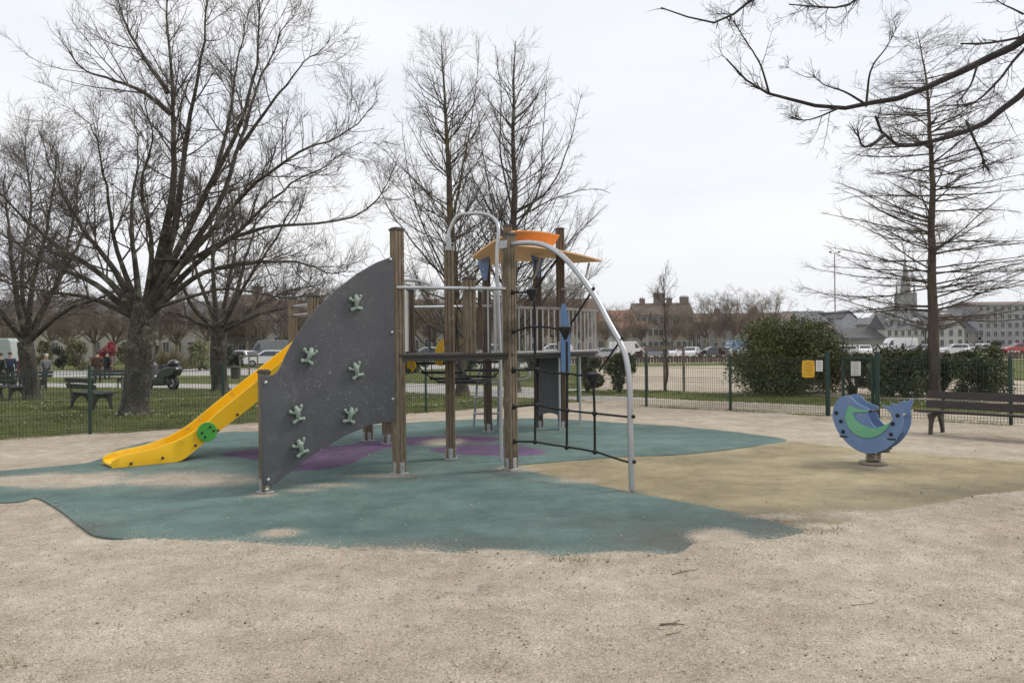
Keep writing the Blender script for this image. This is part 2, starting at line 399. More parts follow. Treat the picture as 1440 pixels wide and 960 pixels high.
def ground_material():
    m = bpy.data.materials.new('sandy_gravel'); nt, N, L = nodes(m); b = N['Principled BSDF']; b.inputs['Roughness'].default_value = .95; b.inputs['Specular IOR Level'].default_value = .2
    tc = N.new('ShaderNodeTexCoord')
    c, h, noise, ramp, mix = sand_nodes(N, L, tc)
    # asphalt path
    at2 = N.new('ShaderNodeAttribute'); at2.attribute_name = 'path'
    asp = ramp(noise(1.2, 5), .35, .65, (.30, .285, .265), (.38, .365, .34))
    c = mix('MIX', at2.outputs['Fac'], c, asp)
    ag = N.new('ShaderNodeAttribute'); ag.attribute_name = 'grass'
    ns = noise(3.0, 6, .7)
    ad = N.new('ShaderNodeMath'); ad.operation = 'ADD'; L.new(ag.outputs['Fac'], ad.inputs[0]); L.new(ns, ad.inputs[1])
    f = ramp(ad.outputs[0], .88, 1.08, (0, 0, 0), (1, 1, 1))
    g = mix('MIX', ramp(noise(1.1, 5, .6), .35, .65, (0, 0, 0), (1, 1, 1)), (.06, .078, .016), (.125, .13, .038))
    g = mix('MIX', ramp(noise(.5, 5, .6), .6, .75, (0, 0, 0), (.7, .7, .7)), g, (.17, .145, .085))
    c = mix('MIX', f, c, g)
    L.new(c, b.inputs['Base Color'])
    bp = N.new('ShaderNodeBump'); bp.inputs['Strength'].default_value = .7; bp.inputs['Distance'].default_value = .012
    L.new(h, bp.inputs['Height']); L.new(bp.outputs[0], b.inputs['Normal'])
    return m
GROUND = ground_material()

def rubber_material(name, a, b_, spk):
    m = bpy.data.materials.new(name); nt, N, L = nodes(m); b = N['Principled BSDF']; b.inputs['Roughness'].default_value = .9; b.inputs['Specular IOR Level'].default_value = .25
    tc = N.new('ShaderNodeTexCoord')
    sand, h, noise, ramp, mix = sand_nodes(N, L, tc)
    c = mix('MIX', ramp(noise(.7, 6, .62), .36, .66, (0, 0, 0), (1, 1, 1)), a, b_)
    c = mix('MULTIPLY', .75, c, ramp(noise(120, 3, .7), .35, .65, (.45, .45, .45), (1.6, 1.6, 1.6)))
    c = mix('MULTIPLY', .75, c, ramp(noise(2.4, 8, .74), .34, .68, (.62, .63, .62), (1.24, 1.23, 1.2)))
    c = mix('MULTIPLY', .8, c, ramp(noise(.45, 4, .6), .36, .6, (.68, .66, .64), (1.05, 1.05, 1.04)))
    c = mix('MIX', ramp(noise(1.7, 8, .8), .56, .74, (0, 0, 0), (.42, .42, .42)), c, (.24, .225, .19))
    c = mix('MIX', ramp(noise(46, 5, .8), .655, .70, (0, 0, 0), (.8, .8, .8)), c, spk)
    adt = N.new('ShaderNodeAttribute'); adt.attribute_name = 'dirt'
    dn = N.new('ShaderNodeMath'); dn.operation = 'MULTIPLY'; L.new(adt.outputs['Fac'], dn.inputs[0]); L.new(ramp(noise(9, 7, .75), .3, .65, (.5, .5, .5), (1.2, 1.2, 1.2)), dn.inputs[1])
    c = mix('MIX', dn.outputs[0], c, (.085, .08, .07))
    at = N.new('ShaderNodeAttribute'); at.attribute_name = 'sand'
    nf = ramp(noise(34, 8, .85), .36, .66, (0, 0, 0), (1, 1, 1))
    ad = N.new('ShaderNodeMath'); ad.operation = 'MULTIPLY_ADD'; ad.inputs[1].default_value = .8; L.new(nf, ad.inputs[0]); L.new(at.outputs['Fac'], ad.inputs[2])
    c = mix('MIX', ramp(ad.outputs[0], .66, 1.12, (0, 0, 0), (.95, .95, .95)), c, sand)
    L.new(c, b.inputs['Base Color'])
    bp = N.new('ShaderNodeBump'); bp.inputs['Strength'].default_value = .5; bp.inputs['Distance'].default_value = .008
    L.new(noise(110, 4, .7), bp.inputs['Height']); L.new(bp.outputs[0], b.inputs['Normal'])
    return m
TEAL = rubber_material('teal_rubber', (.10, .162, .152), (.14, .208, .194), (.36, .34, .3))
OCHRE = rubber_material('ochre_rubber', (.29, .24, .145), (.385, .325, .205), (.42, .37, .27))
PURP = rubber_material('purple_rubber', (.125, .075, .155), (.165, .105, .20), (.3, .27, .3))

def paving(name, P, m, step=.085, top=0.0, skirt=.06, lab=None):
    n = len(P)
    x0, y0 = P.min(0); x1, y1 = P.max(0)
    gx, gy = np.meshgrid(np.arange(x0, x1, step), np.arange(y0, y1, step))
    gx = gx.ravel() + RNG.uniform(-.2, .2, gx.size) * step; gy = gy.ravel() + RNG.uniform(-.2, .2, gy.size) * step
    sd = poly_sd(gx, gy, P); k = sd < -.04
    vin = [Vector((a, b)) for a, b in P] + [Vector((a, b)) for a, b in zip(gx[k], gy[k])]
    vo, eo, fo, *_ = delaunay_2d_cdt(vin, [(i, (i + 1) % n) for i in range(n)], [], 1, 1e-5)
    V = np.array([(v.x, v.y, top) for v in vo])
    F = [tuple(f) for f in fo]
    # orient upward
    F = [f if ((V[f[1]] - V[f[0]])[0] * (V[f[2]] - V[f[0]])[1] - (V[f[1]] - V[f[0]])[1] * (V[f[2]] - V[f[0]])[0]) > 0 else f[::-1] for f in F]
    sdv = poly_sd(V[:, 0], V[:, 1], P)
    V[:, 2] += -.012 * sstep(-.05, 0, sdv)
    me = bpy.data.meshes.new(name)
    verts = V.tolist(); nb = len(verts)
    if skirt:
        verts += [(a, b, top - skirt) for a, b in P]
        ccw = sum(P[i][0] * P[(i + 1) % n][1] - P[(i + 1) % n][0] * P[i][1] for i in range(n)) > 0
        for i in range(n):
            j = (i + 1) % n
            F.append((i, nb + i, nb + j, j) if ccw else (i, j, nb + j, nb + i))
    me.from_pydata(verts, [], F)
    at = me.attributes.new('sand', 'FLOAT', 'POINT')
    VV = np.array(verts)
    at.data.foreach_set('value', sand_amount(VV[:, 0], VV[:, 1], poly_sd(VV[:, 0], VV[:, 1], OUTER_P) if OUTER_P is not None else np.full(len(VV), -9.)).astype(np.float32))
    ad_ = me.attributes.new('dirt', 'FLOAT', 'POINT'); ad_.data.foreach_set('value', np.clip(dirt_amount(VV[:, 0], VV[:, 1]), 0, .85).astype(np.float32))
    o = link(name, me, m); tag(o, lab, None, None, 'structure')
    return o
# outline of the whole rubber area (teal + ochre)
outer_px = teal_px[:16] + [(1132, 748)] + ochre_px[len(lowborder):len(ochre_px) - len(border)] + teal_px[16 + len(lowborder) + len(border) - 1:]
OUTER_P = poly_from_px(outer_px)
paving('teal_rubber_surface', TEAL_P, TEAL, lab='teal safety rubber under the climbing frame')
paving('ochre_rubber_surface', OCH_P, OCHRE, top=-.010, lab='ochre safety rubber round the spring rocker')
for kz_, pts in enumerate(([(300, 640), (330, 633), (400, 628), (470, 626), (520, 632), (516, 645), (480, 655), (430, 657), (380, 650), (335, 644)],
            [(400, 658), (430, 640), (500, 622), (560, 616), (640, 612), (700, 614), (690, 622), (600, 625), (540, 632), (500, 650), (455, 660), (425, 662)],
            [(600, 632), (650, 626), (720, 625), (762, 632), (765, 638), (720, 641), (650, 639)])):
    paving('purple_rubber_patch', poly_from_px(pts), PURP, top=.004 + .003 * kz_, skirt=0, step=.12, lab='purple shape inlaid in the teal rubber')

# ground grid
def axis(segs):
    out = []
    for a, b, st in segs:
        out += list(np.linspace(a, b, max(2, int(round((b - a) / st)) + 1))[:-1])
    return np.array(out + [segs[-1][1]])
gxs = axis([(-640, -300, 85), (-300, -60, 20), (-60, -32, 2.5), (-32, -7.5, .2), (-7.5, 9.5, .05), (9.5, 22, .2), (22, 60, 2), (60, 300, 20), (300, 640, 85)])
gys = axis([(-60, 1.5, 6), (1.5, 10.5, .05), (10.5, 52, .2), (52, 135, 2), (135, 300, 15), (300, 900, 100)])
GX, GY = np.meshgrid(gxs, gys)
X, Y = GX.ravel(), GY.ravel()
Zg = ground_h(X, Y)
near = (X > -8) & (X < 11) & (Y > 1.4) & (Y < 17)
sd = np.full(X.shape, 99.0); sd[near] = poly_sd(X[near], Y[near], OUTER_P)
und = (fbm(X * .8, Y * .8, 3) - .5) * .03 + (fbm(X * 5, Y * 5, 21) - .5) * .018 + (fbm(X * 9, Y * 9, 23, 2) - .5) * .008
Zg[near] += und[near] * sstep(0, .5, np.abs(sd[near]))
# sand banked against the edge of the rubber, except along the bare corner at the left
ca, cb, cc = grd(35, 702), grd(60, 702), grd(140, 752)
bare = np.minimum(seg_d(X, Y, ca, cb), seg_d(X, Y, cb, cc))
bank = np.exp(-(np.abs(sd) / .22) ** 2) * sstep(.12, .45, bare)
Zg += near * bank * (.022 + .016 * (fbm(X * 3.1, Y * 3.1, 31) - .5) + .02 * (fbm(X * 14, Y * 14, 33) - .5))
for px, py, rx, ry, hh in [(1010, 768, .26, .26, .04), (1065, 767, .22, .13, .025), (-40, 700, .5, .2, .03)]:
    c = grd(px, py); Zg += hh * np.exp(-(((X - c.x) / rx) ** 2 + ((Y - c.y) / ry) ** 2)) * (.6 + .8 * fbm(X * 6, Y * 6, 35))
Zg = np.where(sd < -.3, np.minimum(Zg, np.where((np.hypot(X - grd(1010, 768).x, Y - grd(1010, 768).y) < .7), Zg, -.05)), Zg)

# fence posts (ground points)
FL = [(-9.68, 13.34), (-7.75, 14.6), (-5.77, 15.89), (-3.88, 17.12), (-2.0, 18.35), (-.12, 19.7), (1.72, 21.0)]
FR = [(1.72, 21.0), (3.24, 19.3), (4.92, 18.0), (6.53, 16.5)]
FR2 = [(7.22, 15.8), (8.97, 14.35), (10.75, 12.9)]
fence_line = np.array(FL + FR[1:] + FR2)
def fence_sd(x, y):
    d = np.full(x.shape, 1e9)
    for i in range(len(fence_line) - 1): d = np.minimum(d, seg_d(x, y, fence_line[i], fence_line[i + 1]))
    return d
outside = np.where(X < 1.72, Y > np.interp(X, [-40, -9.68, 1.72], [-6, 13.34, 21.0]), Y > np.interp(X, [1.72, 10.75, 30], [21.0, 12.9, -5]))
fd = fence_sd(X, Y)
# path beyond the lawn: polyline with width
PATH = [(-60, 46), (-24, 41), (-14, 37), (-8, 33), (-3, 28.5), (0.5, 25.5), (3, 23.5)]
pdist = np.full(X.shape, 1e9)
for i in range(len(PATH) - 1): pdist = np.minimum(pdist, seg_d(X, Y, PATH[i], PATH[i + 1]))
pathm = sstep(2.1, 1.7, pdist + (fbm(X * .7, Y * .7, 41) - .5) * .5) * outside
ROAD = ((Y > 50 + .0 * X) & (Y < 66) & (X < 2)).astype(float)
pathm = np.maximum(pathm, ROAD)
lawn = np.zeros(X.shape)
XB = 1.9 + 2.4 * (fbm(Y * .25, X * .1, 57) - .5) + .12 * (Y - 23)
lw = outside & (X < XB) & (Y < 50)
lawn = np.where(lw, 1 - sstep(.0, .35, .35 - fd) , 0)
lawn = np.where(lw & (pdist < 2.1), 0, lawn)
# strip with shrubs beyond the right-hand path
sdr = fd
strip = outside & (X > 1.2) & (sdr > 2.4) & (sdr < 5.4 + 1.2 * (fbm(X * .5, Y * .5, 51) - .5))
lawn = np.where(strip, .75 + .3 * (fbm(X * .8, Y * .8, 53) - .3), lawn)
lawn = np.where((Y > 50) & (Y < 57) & (X > 2), 1.0, lawn)
lawn = np.where((Y > 50) & (Y < 51.5) & (X < 2), 1.0, lawn)
lawn = np.where((X > 17) & (Y > 18) & (Y < 50), np.where((np.abs(Y - 27) < 2), .2, 1.0), lawn)
lawn = np.where((Y >= 66) & (X < 2), .9, lawn)
lawn = np.where(Y > 150, .9, lawn)
# worn grass foot along the fence
foot = np.exp(-(fd / .22) ** 2) * .62 * (fbm(X * 1.3, Y * 1.3, 55) * 1.5)
lawn = np.maximum(lawn, foot)
nx, ny = len(gxs), len(gys)
idx = np.arange(nx * ny).reshape(ny, nx)
Fq = np.stack([idx[:-1, :-1], idx[:-1, 1:], idx[1:, 1:], idx[1:, :-1]], -1).reshape(-1, 4)
cl = np.zeros(len(Fq), int)
lawnf = lawn[Fq].mean(1); pf = pathm[Fq].mean(1)
cl[lawnf > .55] = 1; cl[(pf > .5)] = 2
V = np.stack([X, Y, Zg], 1)
def sub_ground(name, k, lab):
    f = Fq[cl == k]; u, inv = np.unique(f, return_inverse=True)
    o = np_mesh(name, V[u], inv.reshape(-1, 4), GROUND)
    for an, arr in (('grass', lawn), ('path', pathm)):
        a = o.data.attributes.new(an, 'FLOAT', 'POINT'); a.data.foreach_set('value', arr[u].astype(np.float32))
    tag(o, lab, None, None, 'structure')
sub_ground('ground', 0, 'sandy gravel ground of the playground and field')
sub_ground('lawn', 1, 'worn green lawn beyond the fence')
sub_ground('path', 2, 'pale grey path and road beyond the lawn')

# ------------------------------------------------------------------ small ground litter, grass
def blades(name, pts, h, wd, m, lab, cat, lean=.4):
    n = len(pts); a = RNG.uniform(0, 2 * math.pi, n); h = h * RNG.uniform(.5, 1.3, n)
    dx, dy = np.cos(a) * wd, np.sin(a) * wd
    lx, ly = RNG.normal(0, lean, n) * h, RNG.normal(0, lean, n) * h
    P = np.asarray(pts)
    A = P + np.stack([-dx, -dy, -np.full(n, .01)], 1); B = P + np.stack([dx, dy, -np.full(n, .01)], 1)
    C = P + np.stack([lx, ly, h], 1)
    Vv = np.stack([A, B, C], 1).reshape(-1, 3)
    o = np_mesh(name, Vv, np.arange(3 * n).reshape(-1, 3), m, smooth=False)
    return tag(o, lab, cat, None, 'stuff')
def height_at(x, y):
    return np.array(ground_h(x, y))
cand = np.stack([RNG.uniform(-26, 20, 420000), RNG.uniform(13, 50, 420000)], 1)
ix = np.clip(np.searchsorted(gxs, cand[:, 0]), 0, nx - 1); iy = np.clip(np.searchsorted(gys, cand[:, 1]), 0, ny - 1)
lv = lawn.reshape(ny, nx)[iy, ix]
clump = fbm(cand[:, 0] * .9, cand[:, 1] * .9, 61)
keep = (lv > .5) & (RNG.uniform(0, 1, len(cand)) < np.clip((clump - .25) * 2.2, 0, 1) * np.clip(30 / cand[:, 1] - .35, .15, 1))
gp = cand[keep]
blades('lawn_grass', np.column_stack([gp, height_at(gp[:, 0], gp[:, 1])]), .06, .008, LGRASS, 'short green grass growing over the lawn beyond the fence', 'grass')
k2 = keep & (clump > .52) & (RNG.uniform(0, 1, len(cand)) < .05)
dp = cand[k2]
def flakes(name, pts, size, m, lab, cat):
    n = len(pts); P = np.asarray(pts)
    a = RNG.uniform(0, 6.28, n); s = size * RNG.uniform(.6, 1.4, n)
    q = []
    for k in range(4):
        q.append(P + np.stack([np.cos(a + k * 1.57) * s, np.sin(a + k * 1.57) * s, RNG.uniform(0, .4, n) * s], 1))
    o = np_mesh(name, np.stack(q, 1).reshape(-1, 3), np.arange(4 * n).reshape(-1, 4), m, smooth=False)
    return tag(o, lab, cat, None, 'stuff')
flakes('daisies', np.column_stack([dp, height_at(dp[:, 0], dp[:, 1]) + .07]), .024, LWHITE, 'tiny white daisies dotted over the lawn', 'flowers')
# dry grass along the fence
fp = []
for i in range(len(fence_line) - 1):
    a, b = np.array(fence_line[i]), np.array(fence_line[i + 1])
    if i == 9: continue
    for _ in range(650):
        t = RNG.uniform(); q = a + (b - a) * t + RNG.normal(0, .14, 2)
        if fbm(np.array([q[0] * 1.3]), np.array([q[1] * 1.3]), 55)[0] > .42: fp.append((q[0], q[1], -.03))
for _ in range(500):      # wisps at the front edge of the rubber
    for (a, b) in (((770, 784), (860, 788)), ((1110, 752), (1200, 742))):
        t = RNG.uniform(); c = grd(a[0] + (b[0] - a[0]) * t, a[1] + (b[1] - a[1]) * t + RNG.normal(0, 1.5))
        if RNG.uniform() < .13: fp.append((c.x, c.y, -.015))
for px, py in [(20, 930), (640, 952), (700, 940)]:
    c = grd(px, py, -.03)
    for _ in range(14): fp.append((c.x + RNG.normal(0, .035), c.y + RNG.normal(0, .05), -.03))
blades('dry_grass', np.array(fp), .045, .004, LDRY, 'dry grass wisps along the fence foot and rubber edge', 'grass', .8)

def pebbles(n):
    V = []; F = []; mi = []
    base = np.array([(1, 0, 0), (-1, 0, 0), (0, 1, 0), (0, -1, 0), (0, 0, .7), (0, 0, -.7)])
    fb = np.array([(0, 2, 4), (2, 1, 4), (1, 3, 4), (3, 0, 4), (2, 0, 5), (1, 2, 5), (3, 1, 5), (0, 3, 5)])
    yy = 3.2 + RNG.gamma(1.6, 2.2, n); xx = RNG.uniform(-.75, .8, n) * yy
    sdp = poly_sd(xx, yy, OUTER_P)
    ok = (yy < 15) & ((sdp > -.1) | (RNG.uniform(0, 1, n) < .12)); xx, yy, sdp = xx[ok], yy[ok], sdp[ok]; n = len(xx)
    ixx = np.clip(np.searchsorted(gxs, xx), 0, nx - 1); iyy = np.clip(np.searchsorted(gys, yy), 0, ny - 1)
    zz = np.where(sdp < -.02, .003, Zg.reshape(ny, nx)[iyy, ixx] + .001)
    s = RNG.gamma(2.0, .0013, n) + .0015
    rot = RNG.uniform(0, 6.28, n); el = RNG.uniform(.6, 1.2, (n, 3))
    P = base[None] * el[:, None] * s[:, None, None] + RNG.normal(0, .12, (n, 6, 3)) * s[:, None, None]
    c, sn = np.cos(rot)[:, None], np.sin(rot)[:, None]
    Q = np.stack([P[..., 0] * c - P[..., 1] * sn, P[..., 0] * sn + P[..., 1] * c, P[..., 2]], -1) + np.stack([xx, yy, zz], 1)[:, None]
    Fa = (fb[None] + (np.arange(n) * 6)[:, None, None]).reshape(-1, 3)
    o = np_mesh('gravel', Q.reshape(-1, 3), Fa, [mat('pale_grit', (.46, .41, .34), (.56, .51, .45), .9, 3), mat('tan_grit', (.33, .27, .2), (.42, .36, .28), .9, 3), mat('dark_grit', (.15, .12, .09), (.22, .175, .13), .9, 3)], smooth=False,
                mi=np.repeat(RNG.choice(3, n, p=[.4, .42, .18]), 8))
    tag(o, 'loose grit and crumbs strewn over the sandy ground', 'gravel', None, 'stuff')
pebbles(34000)
LITTER = mat('litter_brown', (.08, .06, .042), (.18, .135, .09), .9, 20)
q = []
for _ in range(420):
    y = 3.3 + RNG.gamma(1.5, 2.0); x = RNG.uniform(-.7, .75) * y
    if poly_sd(np.array([x]), np.array([y]), OUTER_P)[0] > 0 and y < 14 and vnoise(np.array([x * 1.4]), np.array([y * 1.4]), 77)[0] > .45: q.append((x, y, -.022))
flakes('leaf_litter', np.array(q), .008, LITTER, 'scraps of dead leaf scattered on the sandy ground', 'leaf litter')
for pts, r, lab in (([(928, 877), (945, 876), (962, 877)], .006, 'larger dark stick lying on the bare sand in front'),
                    ([(936, 892), (950, 889), (958, 886)], .0035, 'thin short twig lying just nearer than the larger stick'),
                    ([(945, 807), (965, 802), (981, 800)], .0035, 'dark flat stick near the front edge of the teal rubber'),
                    ([(1196, 850), (1222, 848), (1236, 842)], .0025, 'slender forked twig on the sand towards the right')):
    b = MB(); P = [grd(*p, -.018) for p in pts]; b.tube(catmull(P, 4), [r * (1 - .06 * i) for i in range(9)], 6)
    if r > .0055: b.tube([P[1], P[1] + Vector((.05, .036, .007))], r * .5, 5)
    tag(b.build('twig', LITTER), lab, 'twig', 'sticks on the sand')

# ------------------------------------------------------------------ climbing frame
CF = empty('climbing_frame', (-.8, 10.6, 0), 'wooden post climbing frame with grey climbing wall, yellow slide, rope net and orange roof', 'climbing frame')
def post_outline(wd):
    h = wd / 2; g = wd * .055; d = wd * .09; o = []
    for k in range(4):
        a = k * math.pi / 2; ca_, sa = math.cos(a), math.sin(a)
        pr = [(-h + .008, -h), (-h * .36 - g, -h), (-h * .36, -h + d), (-h * .36 + g, -h), (h * .36 - g, -h), (h * .36, -h + d), (h * .36 + g, -h), (h - .008, -h), (h, -h + .008)]
        o += [(x * ca_ - y * sa, x * sa + y * ca_) for x, y in pr]
    return o
def post(x, y, top, z0=0.0, wd=.128, rz=0.0, m=None, foot=True, capd=True):
    c, s = math.cos(rz), math.sin(rz)
    b = MB(); zb = z0 + (.03 if foot else 0)
    b.prism([(x + px * c - py * s, y + px * s + py * c, zb) for px, py in post_outline(wd)], (0, 0, top - zb))
    p = b.build('post', m or WOOD, CF, smooth=20)
    if capd:
        b = MB(); k = wd * 1.12; M3 = Matrix.Rotation(rz, 3, 'Z'); b.box((x, y, top + .014), (k, k, .028), M=M3); b.box((x, y, top + .033), (k * .8, k * .8, .014), M=M3)
        b.build('cap', CAPM, p, bevel=.005)
    if foot:
        b = MB(); M3 = Matrix.Rotation(rz, 3, 'Z'); k = wd + .012
        b.box((x, y, z0 + .075), (k, k * .42, .15), M=M3); b.box((x, y, z0 + .077), (k * .42, k + .001, .146), M=M3)
        b.box((x, y, z0 + .01), (k + .03, k + .03, .02), M=M3)
        for sx, sy in ((0, -1), (0, 1)):
            q_ = M3 @ Vector((wd * .2 * sx, sy * k * .5, 0)); b.sphere((x + q_.x, y + q_.y, z0 + .1), .014, 8, 5)
        b.build('foot_bracket', GALV, p, bevel=.003)
    return p
P0, P1, P2, P3 = (-2.62, 8.4), (-1.36, 9.5), (-.84, 10.72), (-.026, 9.75)
RP = math.atan2(P1[1] - P0[1], P1[0] - P0[0])
RN = math.atan2(8.3 - 9.75, 1.25 + .026)
post(*P0, 1.26, rz=RP, wd=.1); post(*P1, 2.90, rz=RP); post(*P2, 2.86, rz=.1); post(*P3, 2.86, rz=RN)
Q5, P4 = (-1.38, 10.75), (-.52, 9.80)
post(*P4, 2.33, 1.43, wd=.135, rz=.35, foot=False); post(*Q5, 2.25, 1.43, wd=.125, rz=.2, foot=False, m=WOODD)
# slide platform posts
S1, S2, S3, S4 = (-2.93, 11.75), (-3.44, 12.5), (-2.33, 12.8), (-1.96, 12.4)
post(*S1, 2.26, rz=.7); post(*S2, 2.28, rz=.7, wd=.11); post(*S3, 2.2, rz=.5); post(*S4, 2.2, rz=.5)
# back tower posts
B1, B2, B3, B4 = (-.435, 13.9), (-.05, 13.0), (.875, 14.2), (.47, 14.35)
post(*B1, 2.98, rz=.2, m=WOODD); post(*B2, 3.44, rz=.2); post(*B3, 3.55, rz=.2, m=WOODD); post(*B4, 3.0, rz=.2, m=WOODD)
# decks
def deck(pts, z, t=.036):
    b = MB(); b.prism([(x, y, z - t) for x, y in pts], (0, 0, t))
    d = b.build('deck', mat('dark_deck', (.035, .03, .028), (.06, .052, .045), .7, 8), CF, bevel=.006)
    b = MB(); n = len(pts)
    for i in range(n):
        a, c = Vector((*pts[i], z - t - .026)), Vector((*pts[(i + 1) % n], z - t - .026)); ce = sum((Vector((*p, z - t - .026)) for p in pts), Vector()) / n
        a = a + (ce - a) * .08; c = c + (ce - c) * .08
        b.bar(a, c, .045, .045)
    b.build('deck_beam', CAPM, CF)
deck([(-1.44, 9.42), (.02, 9.68), (-.05, 9.85), (-.82, 10.78), (-1.42, 10.85)], 1.43)
deck([(-1.5, 9.75), (-1.46, 10.7), (-2.0, 12.25), (-2.85, 11.7)], 1.42)
deck([(-3.0, 11.7), (-2.95, 11.75), (-1.9, 12.35), (-2.3, 12.86), (-3.4, 12.52)], 1.40)
deck([(-.5, 13.85), (-.05, 12.95), (.9, 13.75), (1.62, 14.9), (1.2, 15.5), (.2, 15.2)], 1.37)
# climbing panel
cz = lambda cx, cy: (340 + cx / 2.2308, 290 + cy / 2.2326)
panel_px = [cz(*p) for p in [(57, 530), (82, 531), (97, 529), (110, 520), (121, 500), (134, 470), (152, 436), (190, 375), (240, 313), (300, 257), (360, 211), (420, 177), (462, 161), (471, 162), (474, 175), (477, 420), (480, 665), (474, 674), (400, 686), (330, 715), (250, 760), (190, 800), (140, 840), (106, 868), (92, 874), (70, 875), (64, 865)]]
nP = Vector((math.sin(RP), -math.cos(RP), 0))
offP = nP * .062
PA, PB = (P0[0] + offP.x, P0[1] + offP.y), (P1[0] + offP.x, P1[1] + offP.y)
b = MB(); b.prism([onpl(*p, PA, PB) for p in panel_px], nP * .022)
pan = b.build('climbing_panel', PANEL, CF, smooth=30, bevel=.005)
b = MB()
for cx, cy in [(72, 553), (463, 168), (467, 396), (470, 605), (80, 857), (76, 888)]:
    p = onpl(*cz(cx, cy), PA, PB) + nP * .022
    b = MB(); b.sphere(p, .022, 10, 6, (1, 1, 1)); b.build('panel_bolt', BOLT, pan)
# creature-shaped climbing holds
ux = Vector((math.cos(RP), math.sin(RP), 0)); uz = Vector((0, 0, 1))
for cx, cy, ang in [(352, 302, 4), (205, 468, -20), (352, 514, 18), (168, 650, 14), (333, 654, -12), (178, 754, 20)]:
    c = onpl(*cz(cx, cy), PA, PB) + nP * .03
    a = R(ang); ex = ux * math.cos(a) + uz * math.sin(a); ez = uz * math.cos(a) - ux * math.sin(a)
    def hp(x, z, d=0): return c + ex * x * .72 + ez * z * .72 + nP * d * .8
    b = MB()
    b.tube(catmull([hp(0, .085, .03), hp(0, .04, .045), hp(-.005, -.03, .04), hp(0, -.085, .025)], 4), [.022, .026, .029, .03, .03, .029, .027, .025, .023, .021, .019, .019, .019], 10)
    b.sphere(hp(0, .09, .03), .026, 10, 7)
    b.tube(catmull([hp(.0, .035, .03), hp(.05, .035, .028), hp(.085, .085, .024)], 4), [.017, .016, .015, .015, .014, .014, .014, .014, .014], 8); b.sphere(hp(.088, .092, .024), .021, 8, 6)
    b.tube(catmull([hp(.0, .03, .03), hp(-.055, .03, .028), hp(-.095, .055, .024)], 4), [.017, .016, .015, .015, .014, .014, .014, .014, .014], 8); b.sphere(hp(-.098, .058, .024), .021, 8, 6)
    b.tube(catmull([hp(-.075, -.105, .02), hp(0, -.085, .026), hp(.075, -.1, .02)], 4), [.017, .017, .017, .017, .019, .017, .017, .017, .017], 8)
    b.sphere(hp(-.078, -.107, .02), .023, 8, 6); b.sphere(hp(.078, -.102, .02), .023, 8, 6)
    h = b.build('climbing_hold', HOLD, pan)
    b = MB(); b.sphere(hp(0, .055, .078), .011, 8, 5); b.build('hold_bolt', BOLT, h) if False else None
# pale side board, slender handrails
def tubepart(name, pts, r, m=TUBE, n=10, sm=6, parent=None, ret=False):
    b = MB(); b.tube(catmull(pts, sm) if len(pts) > 2 else pts, r, n); return b.build(name, m, parent or CF)
b = MB(); b.bar((-1.35, 9.62, 1.85), (-1.39, 10.62, 1.85), .03, .8); b.build('side_board', PALEB, CF, bevel=.004)
b = MB(); b.bar((-1.36, 9.66, 2.263), (-1.385, 10.3, 2.263), .03, .022); b.build('side_board_edging', ORANGE, CF)
zr = 2.22
tubepart('handrail', [(-1.36, 9.42, zr), (-.52, 9.70, zr)], .022); tubepart('handrail', [(-.5, 9.70, zr), (-.03, 9.72, zr - .01)], .022)
tubepart('handrail', [at(562, 394, 10.4), at(590, 395, 10.4), at(608, 402, 10.3), at(614, 408, 10.3)], .02)
tubepart('handrail', [at(575, 432, 12.2), at(640, 431, 12.6), at(690, 430, 13.6)], .024)
# railing beside the front deck
for i, (px, wd, m) in enumerate([(676, .055, WOODD), (687, .026, ALU), (697, .05, ALU), (707, .026, ALU)]):
    p0 = at(px, 497, 9.86 + .01 * i)
    b = MB()
    if m is WOODD: b.box((p0.x, p0.y, 1.83), (wd, .03, .78))
    else: b.tube([(p0.x, p0.y, 1.43), (p0.x, p0.y, 2.22)], wd / 2, 10)
    b.build('baluster', m, CF)
b = MB()
for py in (408, 494):
    p = at(676, py, 9.83); b = MB(); b.tube([p, p + Vector((0, -.02, 0))], .022, 10); b.build('board_fixing', ALU, CF)
# fireman's pole with hoop from the post top
fp_b = grd(705, 648)
hoop = [Vector((P2[0], P2[1], 2.7)), Vector((P2[0], P2[1], 2.98)), at(633, 322, 10.72), at(643, 304, 10.7), at(660, 300.5, 10.7), at(682, 301, 10.65), at(696, 309, 10.6), at(701, 325, fp_b.y), Vector((fp_b.x - .03, fp_b.y, 2.6)), Vector((fp_b.x, fp_b.y, 1.4)), Vector((fp_b.x, fp_b.y, 0))]
tubepart('fire_pole', hoop, .024, n=12)
b = MB(); b.tube([(P2[0], P2[1], 2.80), (P2[0], P2[1], 2.90)], .08, 14); b.tube([(P2[0], P2[1], 2.9), (P2[0], P2[1], 2.97)], .036, 12); b.build('pole_collar', GALV, CF)
# arch tube
NA, NB = P3, (1.25, 8.3)
arch_px = [(711, 344.5), (728, 342), (748, 341.5), (766, 345), (786, 356), (808, 378), (834, 413), (857, 455), (873, 484), (881, 507), (885.5, 545), (886.5, 600), (888.5, 688)]
APTS = [onpl(*p, NA, NB) for p in arch_px]; APTS[-1].z = 0
arch = tubepart('arch_tube', APTS, .031, n=14)
b = MB(); nN = Vector((math.sin(RN), -math.cos(RN), 0)); cpt = onpl(713, 344.5, NA, NB)
b.box(cpt + Vector((0, 0, 0)), (.16, .15, .10), rz=RN); b.build('arch_clamp', GALV, arch, bevel=.006)
b = MB()
for p in [(787, 355), (834.5, 406), (875, 475), (891, 585.5), (892, 649)]:
    c = onpl(*p, NA, NB); b = MB(); b.sphere(c, .021, 8, 6); b.build('rope_clip', RUBBERB, arch)
